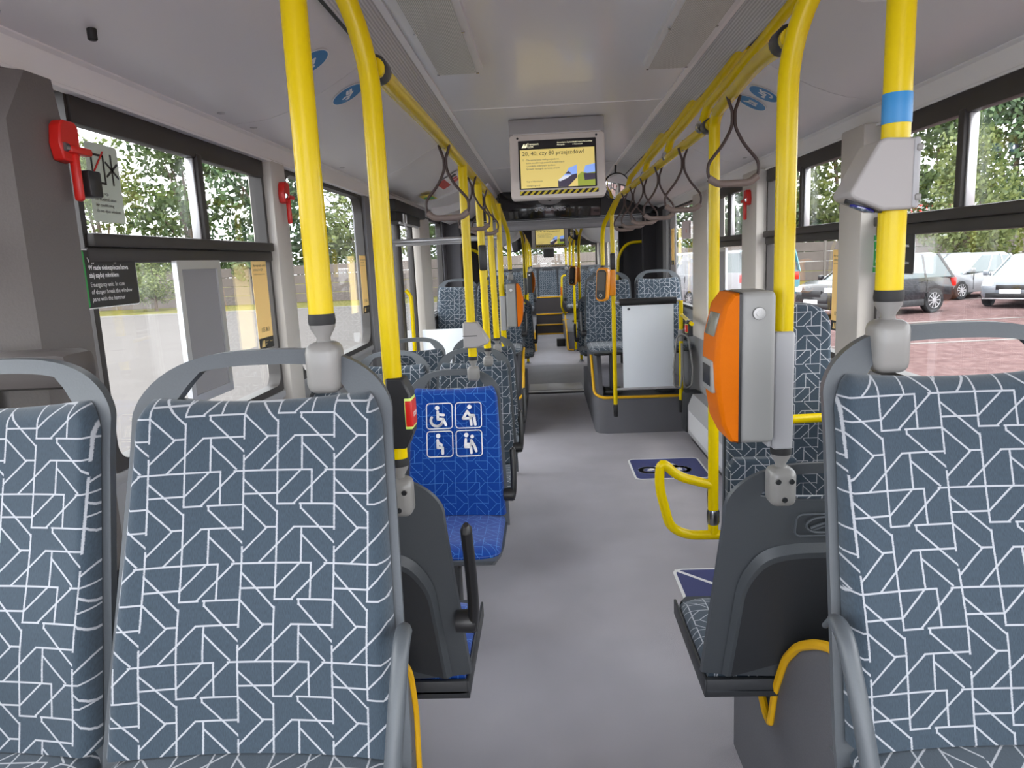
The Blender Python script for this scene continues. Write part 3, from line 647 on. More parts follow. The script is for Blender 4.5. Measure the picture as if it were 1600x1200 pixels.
# priority seat and the rows behind on the left
bl = make_seat('priority_seat', 'bright blue priority seat with four white pictograms on its back', FABB, 1, -.565, 3.14, 0, arm=1, pict=True)
ws = make_seat('bus_seat', 'grey patterned window seat beside the blue priority seat', FAB, 1, -1.042, 3.14, 0, uvo=(.04, .02))
rows = [(-.555, 3.98, 0, 'grey patterned aisle seat directly behind the blue priority seat', 1), (-1.035, 3.98, 0, 'grey patterned window seat in the row behind the blue priority seat', 0),
        (-.555, 4.70, 0, 'grey patterned aisle seat in the last low row before the left door', 1), (-1.035, 4.70, 0, 'grey patterned window seat in the last low row before the left door', 0),
        (-.585, 6.95, .35, 'raised grey patterned aisle seat on the left podium beyond the door', 1), (-1.045, 7.47, .33, 'raised grey patterned window seat on the left behind the white screen', 0),
        (.48, 6.80, .35, 'raised grey patterned aisle seat on the right podium behind the card reader', -1), (.955, 6.80, .35, 'raised grey patterned window seat on the right podium behind the white board', 0),
        (-.52, 9.35, .0, 'grey patterned seat on the left side of the turntable', 1), (.52, 9.35, .0, 'grey patterned seat on the right side of the turntable', -1),
        (-.555, 12.9, .33, 'grey patterned aisle seat in the first row left of the rear aisle', 1), (-1.035, 12.9, .33, 'grey patterned window seat in the first row left of the rear aisle', 0),
        (.48, 12.9, .33, 'grey patterned aisle seat in the first row right of the rear aisle', -1), (.96, 12.9, .33, 'grey patterned window seat in the first row right of the rear aisle', 0),
        (-.56, 14.6, .33, 'grey patterned aisle seat in the second row left of the rear aisle', 1), (.48, 14.6, .33, 'grey patterned aisle seat in the second row right of the rear aisle', -1), (.96, 14.6, .33, 'grey patterned window seat in the second row right of the rear aisle', 0)]
protos = {}
for (x, y, z, lab, arm) in rows:
    if arm not in protos:
        protos[arm] = make_seat('bus_seat', lab, FAB, 1, x, y, z, arm=arm, uvo=(.04, .02), group='grey patterned seats facing the camera')
    else:
        c = copy_tree(protos[arm]); c.location = (x, y, z); c['label'] = lab
bench = ['far left', 'second from left', 'middle', 'second from right', 'far right']
FAB2 = FAB
for i, x in enumerate((-.98, -.50, -.045, .41, .88)):
    c = copy_tree(protos[0]); c.location = (x, 17.05, .30); c['label'] = 'dark patterned seat of the rear bench under the back window, ' + bench[i]; c['group'] = 'seats of the rear bench'
# tall padded wheelchair backrest behind the right poles
t = thing('wheelchair_backrest', 'tall patterned wheelchair backrest pad without a handle, behind the orange validator', 'backrest', (.80, 2.88, 0))
b = MB(); pl = [(-.19, .42), (.19, .42), (.19, 1.36), (-.19, 1.36)]
out_ = [(q.x, q.y) for q in fillet([(0, .30, 0), (.20, .30, 0), (.20, .95, 0), (.19, 1.37, 0), (0, 1.385, 0)], .09, 6)]
full = out_ + [(-p[0]-.001, p[1]) for p in reversed(out_[:-1])]
b.prism(full, -.035, .03, 'y'); o = b.build('pad', FAB, t, smooth=30, uv=lambda c: (c.x, c.z))
bv = o.modifiers.new('round', 'BEVEL'); bv.width = .015; bv.segments = 3; bv.limit_method = 'ANGLE'
b = MB(); b.prism([(p[0]*1.03, .29+(p[1]-.29)*1.004) for p in full], .03, .055, 'y'); b.build('back_plate', GREY, t)
b = MB(); b.box(-.12, .12, .03, .10, 0, .5, .01); b.build('stand', GREYD, t)
b = MB(); b.prism([(-.22, .28), (.05, .28), (.05, .78), (-.19, .78), (-.22, .74)], -.10, -.04, 'y'); o = b.build('side_pad', FAB, t, uv=lambda c: (c.x+.06, c.z+.05))
bv = o.modifiers.new('round', 'BEVEL'); bv.width = .012; bv.segments = 3; bv.limit_method = 'ANGLE'
# ============================================================ poles, rails, straps, devices
def clamp(parent, x, y, z, h=.085, w=.056, bolts=False):
    """grey knuckle at a pole foot: collar, cone and rounded block (origin = bottom of the yellow tube)"""
    b = MB(); b.lathe([(.0215, .012), (.0225, 0), (.0215, -.006)], (x, y, z), n=18); b.build('collar', RUB, parent)
    b = MB(); b.lathe([(.021, -.004), (.020, -.012), (.011, -.028), (.013, -.045)], (x, y, z), n=18)
    zz = z-.034; b.box(x-w/2, x+w/2, y-.032, y+.028, zz-h, zz, .017, seg=4); k = b.build('clamp', CLAMP, parent, smooth=50)
    if bolts:
        for dx, dz in ((-.014, -.026), (.014, -.026), (0, -.066)):
            b = MB(); b.lathe([(.006, -.034), (.0065, -.031), (.0065, -.028)], (x+dx, y, zz+dz), 'y', n=10); b.build('bolt', CHR, k)
def pole(label, pts, r=.0205, foot=None, fr=.08, bolts=False, group=None, name='grab_pole', h=.085):
    o = Vector(pts[0]); t = thing(name, label, 'pole', o, 0, group)
    b = MB(); b.tube(fillet([Vector(p)-o for p in pts], fr, 8), r, 20); b.build('pole_tube', YEL, t, smooth=50)
    if foot == 'clamp': clamp(t, 0, 0, 0, bolts=bolts, h=h)
    elif foot == 'flange':
        b = MB(); b.lathe([(.045, .0), (.045, .008), (.026, .014), (.024, .03)], (0, 0, 0), n=20); b.build('floor_flange', CHR, t)
    elif foot == 'boot':
        b = MB(); b.box(-.02, .02, -.02, .02, -.11, .005, .009); b.build('boot', BLK, t)
    return t
PA = pole('nearest yellow pole on the left, clamped to the front seat handle', [(-.490, 1.17, 1.515), (-.490, 1.17, 2.36)], foot='clamp')
PR_ = pole('nearest yellow pole on the right, passing through the grey sensor box', [(.424, 1.17, 1.515), (.424, 1.17, 2.36)], foot='clamp')
PB = pole('yellow pole with a curved top left of the aisle, standing on the turned-away blue seat', [(-.457, 1.52, 1.17), (-.457, 1.52, 2.08), (-.60, 1.40, 2.33)], foot='clamp', fr=.16, bolts=True)
PC = pole('yellow pole with a curved top right of the aisle, carrying the large orange validator', [(.374, 1.52, 1.17), (.374, 1.52, 2.06), (.60, 1.38, 2.33)], foot='clamp', fr=.16, bolts=True)
PD = pole('slim yellow pole right of the aisle with the floor-level guard hoop', [(.514, 2.75, .49), (.514, 2.75, 2.06), (.514, 2.69, 2.085)], fr=.04)
b = MB(); b.tube(fillet([(0, 0, .37), (-.10, 0, .375), (-.19, -.02, .43), (-.215, -.03, .40), (-.215, -.02, .22), (-.165, 0, .09), (-.10, 0, 0), (.26, 0, -.01)], .07, 6), .019, 16)
hp = b; h_ = MB(); h_.tube(fillet([(0, 0, .20), (-.14, 0, .24), (-.205, 0, .31), (-.212, 0, .20), (-.17, 0, .03), (-.10, 0, -.005), (.28, 0, -.01)], .05, 6), .019, 16)
h_.build('guard_hoop', YEL, PD)
b = MB(); b.tube([(0, .0, .45), (.55, .05, .45)], .018, 16); b.build('cross_bar', YEL, PD)
b = MB(); b.lathe([(.022, -.03), (.025, -.02), (.025, .02), (.022, .03)], (0, 0, .07), n=18); b.build('joint_ring', CHR, PD)
b = MB(); b.tube([(-.0, .03, .21), (.0, .06, .15), (0, .05, .09)], .011, 10); b.build('belt_holder', BLK, PD)
PE = pole('yellow pole rising from the blue priority seat handle', [(-.468, 3.30, 1.155), (-.468, 3.30, 2.028)], foot='clamp', h=.07)
pole('second yellow pole behind the blue priority seat, with a black stop button', [(-.46, 4.06, 1.10), (-.468, 4.06, 2.028)], foot='clamp', h=.06)
pole('third yellow pole behind the blue seat, beside the last low row', [(-.455, 4.78, 1.08), (-.468, 4.78, 2.028)], foot='clamp', h=.06)
pole('yellow pole carrying the grey and orange validator left of the aisle', [(-.435, 5.25, .02), (-.435, 5.25, 2.0)], foot='flange')
pole('yellow pole ending the left rail above the raised aisle seat', [(-.45, 7.0, 1.50), (-.45, 7.0, 1.84), (-.48, 6.2, 2.03), (-.47, 4.9, 2.035)], foot='clamp', fr=.25, h=.06)
pole('yellow pole by the card reader at the end of the right rail', [(.47, 6.30, .29), (.47, 6.30, 1.98), (.50, 6.2, 2.06)], foot='boot', r=.018, fr=.06)
pole('curved yellow pole above the raised seat on the right, behind the card reader', [(.44, 6.98, 1.50), (.44, 6.98, 1.86), (.52, 6.3, 2.08)], foot='clamp', fr=.2, h=.06)
pole('short yellow post at the window end of the white board', [(1.05, 6.30, .31), (1.05, 6.30, 1.19)], foot='boot', r=.018)
n = 0
for (x, y, z0, tx, ty) in ((-.42, 10.95, .02, -.46, 10.6), (-.42, 12.2, .02, -.5, 11.6), (-.40, 13.0, 1.45, -.5, 12.4), (-.39, 14.7, 1.45, -.5, 14.0)):
    pole('yellow pole of the rear section left of the aisle, %s from the joint' % ('first', 'second', 'third', 'fourth')[n], [(x, y, z0), (x, y, 1.85), (tx, ty, 2.08)], foot='flange' if z0 < 1 else 'clamp', fr=.2, h=.06); n += 1
n = 0
for (x, y, z0, tx, ty) in ((.40, 10.95, .02, .46, 10.6), (.37, 12.2, .02, .48, 11.6), (.34, 13.0, 1.45, .46, 12.2), (.32, 14.7, 1.45, .45, 14.0)):
    pole('yellow pole of the rear section right of the aisle, %s from the joint' % ('first', 'second', 'third', 'fourth')[n], [(x, y, z0), (x, y, 1.85), (tx, ty, 2.08)], foot='flange' if z0 < 1 else 'clamp', fr=.2, h=.06); n += 1
t = pole('square yellow hoop beside the rear steps on the right', [(.36, 14.55, 1.25), (.22, 14.5, 1.25), (.20, 14.5, .62), (.28, 14.6, .46)], r=.02, fr=.06, name='grab_hoop')
b = MB(); b.box(-.17, -.14, -.09, -.04, -.40, -.22, .008); b.build('stop_button', ORG, t)
# ceiling rails: clear-bright yellow tubes with black clips, brackets up to the duct edge
def rail(label, pts, brackets, side, clips=()):
    o = Vector(pts[0]); t = thing('ceiling_grab_rail', label, 'handrail', o)
    b = MB(); b.tube(fillet([Vector(p)-o for p in pts], .12, 6), .0205, 18); b.build('rail_tube', YEL, t, smooth=50)
    for y in brackets:
        x, z = (side*.52+XC*.6, 2.07)
        pth = [(x, y, z), (x+side*.015, y-.03, z+.07), (x+side*.03, y-.35, z+.10), (XC+side*.655, y-.95, 2.315)]
        b = MB(); b.tube(fillet([Vector(p)-o for p in pth], .08, 6), .0175, 14); b.build('bracket', YEL, t, smooth=50)
        b = MB(); b.lathe([(.023, -.02), (.025, 0), (.023, .02)], tuple(Vector((x, y, z))-o), 'y', n=16); b.build('joint_ring', CHR, t)
    for (x, y, z) in clips:
        b = MB(); b.lathe([(.024, -.03), (.026, -.025), (.026, .025), (.024, .03)], tuple(Vector((x, y, z))-o), 'y', n=18); b.build('sleeve', BLK, t)
    return t
rail('short yellow ceiling rail on the right between the first two poles', [(.385, 1.54, 2.01), (.45, 2.0, 2.075), (.512, 2.70, 2.085)], (), 1, ((.392, 1.60, 2.02),))
rail('long yellow ceiling rail on the right from the slim pole to the bellows', [(.514, 2.78, 2.06), (.49, 5.9, 2.06), (.47, 6.28, 1.96)], (2.9, 3.7, 4.5, 5.4), 1, ((.513, 2.84, 2.06),))
rail('long yellow ceiling rail on the left from the curved pole to the door', [(-.452, 1.54, 2.0), (-.47, 2.4, 2.035), (-.47, 4.9, 2.035), (-.44, 5.24, 1.90)], (), -1, ((-.455, 1.58, 2.005),))
rail('yellow ceiling rail in the rear section on the right', [(.48, 10.9, 2.08), (.47, 15.2, 2.08)], (12.0, 13.4, 14.8), 1)
rail('yellow ceiling rail in the rear section on the left', [(-.50, 10.9, 2.08), (-.50, 15.2, 2.08)], (12.0, 13.4, 14.8), -1)
for k, (y, z, x1) in enumerate(((5.22, 1.765, -.45), (5.60, 1.76, -.75))):
    t = tag(MB().tube([(XL+.02, y, z), (x1, y, z)], .018, 14).build('door_rail', ALU), ('silver tube across the ceiling in front of the left door', 'second silver tube just behind the one across the left door')[k], 'handrail')
# hoops in the bellows
for s, lab in ((1, 'right'), (-1, 'left')):
    pts = [(s*1.09+XC, 8.75, 1.75), (s*.90+XC, 8.75, 1.74), (s*.80+XC, 8.75, 1.60), (s*.78+XC, 8.75, 1.3), (s*.78+XC, 8.75, .75), (s*.95+XC, 8.75, .55)]
    o = Vector(pts[-1]); t = thing('bellows_hoop', 'arched yellow tube in front of the dark bellows on the '+lab, 'handrail', o)
    b = MB(); b.tube(fillet([Vector(p)-o for p in pts], .15, 6), .018, 12); b.build('hoop_tube', YEL, t, smooth=50)
# hanging straps
def strap(x, y, z, drop, lab, g=None, wd=.08):
    t = thing('hanging_strap', lab, 'strap', (x, y, z), 0, g)
    b = MB()
    top = drop*.36
    lp = [(0, -.026, 0), (-.0, -.02, .018), (0, 0, .026), (0, .02, .018), (0, .026, 0)]
    b.tube([(0, 0, -.012), (0, -.024, -.004), (0, -.025, .010), (0, 0, .024), (0, .025, .010), (0, .024, -.004), (0, 0, -.012)], .0055, 8)
    b.build('loop_clip', BLK, t)
    b = MB(); L_ = [(-.020, 0, -.004), (-.012, 0, -.03), (-.004, 0, -.05), (-.004, 0, -top), (-.03, 0, -top-.05), (-.078, 0, -drop+.065), (-wd, 0, -drop+.035), (-wd+.008, 0, -drop+.012)]
    b.tube(fillet(L_, .02, 4), .0052, 8, sy=1); b.tube(fillet([(-q[0], q[1], q[2]) for q in L_], .02, 4), .0052, 8); b.build('strap_cord', BRN, t, smooth=60)
    b = MB(); g_ = fillet([(-wd+.004, 0, -drop+.02), (-wd+.03, 0, -drop), (wd-.03, 0, -drop), (wd-.004, 0, -drop+.02)], .02, 4); b.tube(g_, .0115, 12); b.build('grip', STRG, t, smooth=60)
    return t
first = None
R_ = [(.488, 2.38, 2.078, .27, 'largest hanging strap, nearest on the right rail'), (.505, 3.30, 2.055, .27, 'second hanging strap from the front on the right rail'),
      (.50, 3.95, 2.055, .27, 'third hanging strap from the front on the right rail'), (.497, 4.5, 2.055, .27, 'fourth hanging strap from the front on the right rail'),
      (.495, 5.02, 2.055, .27, 'fifth hanging strap from the front on the right rail'), (.492, 5.5, 2.055, .27, 'last hanging strap on the right rail, nearest the bellows')]
L_s = [(-.47, 2.72, 2.03, .265, 'nearest hanging strap on the left rail, in front of the red and white sticker'), (-.47, 3.75, 2.03, .265, 'middle hanging strap on the left rail'), (-.47, 4.45, 2.03, .265, 'farthest hanging strap on the left rail')]
for i, q in enumerate(R_): strap(*q, g='hanging straps on the right rail')
for i, q in enumerate(L_s): strap(*q, g='hanging straps on the left rail')
# ---- orange validators
def validator(lab, x, y, z, side, s=1.0):
    """box beside its pole; side=-1: orange face towards -x"""
    t = thing('ticket_validator', lab, 'ticket validator', (x, y, z)); k = side
    def bx(name, xa, xb, ya, yb, za, zb, m, bev, par=t, seg=3):
        b = MB(); b.box(min(k*xa, k*xb), max(k*xa, k*xb), ya, yb, za, zb, bev, seg=seg); return b.build(name, m, par, smooth=40)
    bx('bracket', -.016, .026, -.030, .030, -.025, .225, LG, .006); bx('bracket_rib', .026, .036, -.022, .022, -.02, .22, LG, .003)
    bx('housing', .034, .106, -.066, .066, .0, .312, mat('validator_grey', srgb(142, 142, 140), .4), .012)
    prof = [(.106, .002), (.106, .31), (.118, .309), (.137, .285), (.153, .22), (.156, .17), (.153, .12), (.140, .04), (.122, .004)]
    b = MB(); n = len(prof); ys = [(-.067, .80, 1), (-.060, .95, 1), (-.048, 1, 1), (.048, 1, 1), (.060, .95, 1), (.067, .80, 1)]
    for (yy, f, _) in ys:
        for (px, pz) in prof: b.v.append((k*(.106+(px-.106)*f), yy, .156+(pz-.156)*(.97 if f < .95 else 1)))
    for i in range(len(ys)-1):
        for j in range(n): b.f.append((i*n+j, i*n+(j+1) % n, (i+1)*n+(j+1) % n, (i+1)*n+j))
    b.f.append(tuple(range(n))[::-1]); b.f.append(tuple((len(ys)-1)*n+j for j in range(n)))
    cov = b.build('orange_cover', ORG, t, smooth=40)
    bx('seam', .1045, .1075, -.0672, .0672, .0, .311, BLK, .004)
    a = math.atan2(.021, .065)
    b = MB(); b.box(-.002, .002, -.045, .030, -.024, .024, .001, M=Matrix.Translation((k*.1480, 0, .246)) @ Matrix.Rotation(k*-.26, 4, 'Y')); b.build('display', mat('lcd_grey', srgb(120, 120, 112), .2), cov)
    bx('slot_frame', .150, .159, -.048, .040, .105, .172, mat('validator_grey', srgb(142, 142, 140), .4), .003, cov); bx('slot', .157, .1602, -.036, .030, .118, .160, BLK, .001, cov)
    b = MB(); b.lathe([(.0045, 0), (.0045, .003)], (0, 0, 0), 'x', n=10, M=Matrix.Translation((k*.1535, .0, .205))); b.build('led', RED, cov)
    b = MB(); b.lathe([(.012, -.072), (.013, -.069), (.013, -.064)], (k*.070, 0, .268), 'y', n=20); b.lathe([(.006, -.074), (.0065, -.068)], (k*.070, 0, .268), 'y', n=14); b.build('lock', CHR, t)
    return t
validator('large orange and grey ticket validator on the right pole nearest the camera', .374, 1.52, 1.205, -1)
validator('grey and orange ticket validator on the pole left of the aisle by the door', -.435, 5.25, 1.12, 1)
v_ = validator('small distant orange ticket validator left of the rear aisle', -.42, 10.95, 1.10, 1)
def reader(lab, x, y, z, rz=0, dx=-.075):
    t = thing('card_reader', lab, 'card reader', (x, y, z), rz)
    b = MB(); b.box(-.03, .03, -.045, .03, -.10, .12, .012); b.build('mount', ORG2, t)
    Mx = Matrix.Translation((dx, -.05, 0)) @ Matrix.Rotation(math.radians(-28), 4, 'Z') @ Matrix.Rotation(math.radians(4), 4, 'Y')
    f = MB(); f.prism(rrect(.105, .285, .04, 6), -.045, .02, 'y', Mx); o = f.build('case', ORG2, t, smooth=40); bv = o.modifiers.new('round', 'BEVEL'); bv.width = .008; bv.segments = 2; bv.limit_method = 'ANGLE'
    b = MB(); b.prism(rrect(.082, .25, .03, 6), -.052, -.044, 'y', Mx); fr = b.build('front_panel', BLK, t)
    b = MB(); b.prism(rrect(.066, .155, .004, 3, 0, .030), -.0535, -.051, 'y', Mx); b.build('screen', mat('reader_screen', srgb(96, 92, 88), .08, coat=.5), fr)
    b = MB(); b.tube([Mx @ Vector(p) for p in [(.013*math.cos(a), -.0535, -.09+.013*math.sin(a)) for a in [2*PI*k/16 for k in range(17)]]], .0012, 5); b.build('contactless_mark', WHT, fr)
    return t
reader('amber card reader with a black screen on the pole before the right podium', .455, 6.26, 1.36)
reader('small distant amber card reader on the right in the rear section', .385, 10.9, 1.33)
# sensor box on the near right pole
t = thing('sensor_box', 'light grey wedge-shaped box with a dark blue lens on the nearest right pole', 'device', (.424, 1.17, 1.655))
b = MB(); b.prism([(.014, -.006), (.014, .098), (-.030, .100), (-.040, .094), (-.080, .022), (-.076, .014), (-.030, -.006)], -.036, .036, 'y'); o = b.build('case', mat('sensor_grey', srgb(160, 156, 154), .45), t, smooth=35)
bv = o.modifiers.new('round', 'BEVEL'); bv.width = .008; bv.segments = 3; bv.limit_method = 'ANGLE'
b = MB(); b.box(.010, .022, -.038, .038, -.005, .099, .005); b.build('side_cover', LG, t)
b = MB(); b.box(.014, .023, -.041, -.034, .078, .088, .002); b.build('catch', CLAMP, t); b = MB(); b.box(.014, .023, -.041, -.034, .006, .016, .002); b.build('catch', CLAMP, t)
b = MB(); b.prism([(p[0]*1.0, p[1]*.5) for p in circ(.030, n=20)], -.004, .006, 'z', Matrix.Translation((-.048, -.008, .004)) @ Matrix.Rotation(math.radians(18), 4, 'Y')); l_ = b.build('lens_ring', BLK, t)
b = MB(); b.prism([(p[0]*1.0, p[1]*.5) for p in circ(.020, n=20)], -.007, -.003, 'z', Matrix.Translation((-.048, -.008, .004)) @ Matrix.Rotation(math.radians(18), 4, 'Y')); b.build('lens', mat('lens_blue', srgb(10, 20, 120), .1, coat=1), l_)
# small grey counter box on the pole behind the blue seat
t = thing('pole_box', 'light grey wedge-shaped box low on the pole of the blue priority seat', 'device', (-.468, 3.30, 1.21))
b = MB(); b.prism([(-.035, .0), (-.035, .118), (.028, .118), (.082, .03), (.078, .018), (.03, 0)], -.045, .04, 'y'); o = b.build('case', mat('sensor_grey', srgb(160, 156, 154), .45), t); bv = o.modifiers.new('round', 'BEVEL'); bv.width = .007; bv.segments = 2; bv.limit_method = 'ANGLE'
b = MB(); b.box(-.0365, .03, -.047, -.044, .055, .058); b.build('seam', BLK, t)
# stop buttons
def stop(lab, x, y, z, sx=1, big=1.0):
    t = thing('stop_button', lab, 'button', (x, y, z)); h = .062*big
    b = MB(); b.prism([(-.022*sx, -h), (.014*sx, -h), (.030*sx, -h*.55), (.030*sx, h*.55), (.014*sx, h), (-.022*sx, h)], -.028, .028, 'y'); o = b.build('case', BLK, t); bv = o.modifiers.new('round', 'BEVEL'); bv.width = .004; bv.segments = 2; bv.limit_method = 'ANGLE'
    b = MB(); b.box(min(.016*sx, .031*sx), max(.016*sx, .031*sx), -.0295, .024, -.034, .034, .002); k = b.build('label_frame', mat('sticker_lime', srgb(210, 235, 120), .4), t)
    b = MB(); b.box(min(.018*sx, .0325*sx), max(.018*sx, .0325*sx), -.0305, .022, -.028, .028, .001); k2 = b.build('label_face', RED, t)
    fr = bpy.data.objects.new('stop_lettering', None); COL.objects.link(fr); fr.parent = t; X = Vector((0, 0, -1)) if 0 else Vector((0, 1, 0))
    if sx > 0: mm = Matrix(((0, 0, 1, .0328), (1, 0, 0, -.018), (0, 1, 0, -.008), (0, 0, 0, 1)))
    else: mm = Matrix(((0, 0, -1, -.0328), (-1, 0, 0, .018), (0, 1, 0, -.008), (0, 0, 0, 1)))
    fr.matrix_local = mm; text('STOP', .014, WHT, fr, 0, 0, 0.0003, bold=.0004)
    return t
stop('black stop button with a red and lime label on the left curved pole', -.446, 1.52, 1.285, 1, 1.25)
stop('black stop button with a lime label on the bar by the white board', .985, 5.6, 1.02, -1)
t = tag(MB().tube([(1.05, 6.28, 1.07), (.985, 5.5, 1.06)], .015, 10).build('side_bar', YEL), 'short yellow bar between the white board and the right pillar', 'handrail')
for (x, y, z, lab) in ((-.46, 4.06, 1.62, 'small black button box on the second pole behind the blue seat'), (.47, 6.30, 1.55, 'small black button box on the pole above the card reader')):
    b = MB(); b.box(x-.022, x+.022, y-.03, y+.022, z-.07, z+.07, .01); tag(b.build('button_box', BLK), lab, 'button')
# handlebar clip on the white-board post
# ---- white backrest board for wheelchairs on the right
t = thing('support_board', 'white hanging board with a black padded roll along its top, before the right podium', 'board', (.765, 6.30, 0))
b = MB(); b.box(-.222, .222, -.006, .004, .44, 1.17, .003); b.build('board', WHG, t)
b = MB(); b.tube([(-.245, 0, 1.195), (.245, 0, 1.195)], .032, 18); b.build('padded_roll', RUB, t, smooth=50)
b = MB(); b.tube([(-.29, 0, 1.195), (.28, 0, 1.195)], .012, 10); b.build('top_bar', ALU, t)
b = MB(); b.tube([(-.29, 0, .43), (.28, 0, .43)], .012, 10); b.build('bottom_bar', ALU, t)
b = MB(); b.prism(circ(.012, -.165, 1.135, 12), -.0075, -.006, 'y'); b.build('small_print', GREY, t)
t = thing('strap_hooks', 'pair of grey wire hooks hanging on the post beside the white board', 'hook', (1.05, 6.27, 0))
for dx in (-.03, .035):
    b = MB(); b.tube(fillet([(0, 0, .90), (dx*1.5, -.02, .88), (dx*2.6, -.03, .60), (dx*2.4, -.03, .45), (dx*.6, -.03, .42), (dx*.2, -.03, .52), (dx*.1, -.02, .75), (0, 0, .82)], .04, 5), .0085, 10); b.build('hook', CLAMP, t, smooth=50)
b = MB(); b.lathe([(.024, .84), (.026, .86), (.026, .92), (.024, .94)], (0, .03, 0), n=14); b.build('collar', CLAMP, t)
# translucent screen before the left podium
t = thing('glass_screen', 'milky white screen before the raised seats on the left', 'screen', (-.95, 6.36, 0))
b = MB(); b.box(-.28, .20, -.004, .004, .40, 1.02, .003); b.build('screen', WHG, t)
b = MB(); b.tube([(-.30, 0, .38), (.22, 0, .38)], .012, 10); b.build('rail', ALU, t)
# ---- hanging displays
STRP = bpy.data.materials.new('hazard_stripes'); STRP.use_nodes = True; n_ = STRP.node_tree; bb = n_.nodes['Principled BSDF']
tx = n_.nodes.new('ShaderNodeTexCoord'); sx_ = n_.nodes.new('ShaderNodeSeparateXYZ'); n_.links.new(tx.outputs['Object'], sx_.inputs[0])
def _m(op, a, c):
    q = n_.nodes.new('ShaderNodeMath'); q.operation = op
    for i, v in enumerate((a, c)):
        if isinstance(v, (int, float)): q.inputs[i].default_value = v
        else: n_.links.new(v, q.inputs[i])
    return q.outputs[0]
fr_ = _m('FRACT', _m('DIVIDE', _m('SUBTRACT', sx_.outputs[0], sx_.outputs[1]), .034), 0); gt = _m('GREATER_THAN', fr_, .5)
mx_ = n_.nodes.new('ShaderNodeMix'); mx_.data_type = 'RGBA'; mx_.inputs[6].default_value = srgb(20, 16, 18); mx_.inputs[7].default_value = srgb(235, 215, 60); n_.links.new(gt, mx_.inputs[0]); n_.links.new(mx_.outputs[2], bb.inputs['Base Color'])
SCRY = mat('screen_yellow', srgb(226, 204, 122), .3, emit=.24); SCRK = mat('screen_black', srgb(22, 20, 24), .3, emit=.1); SCRW = mat('screen_white', srgb(240, 235, 200), .3, emit=.4)
SCRB = mat('screen_sky', srgb(130, 160, 225), .3, emit=.35); SCRG = mat('screen_green', srgb(120, 130, 50), .3, emit=.5); SCRD = mat('screen_dark', srgb(50, 45, 60), .3, emit=.5); SCRH = mat('screen_haze', srgb(200, 205, 215), .3, emit=.35)
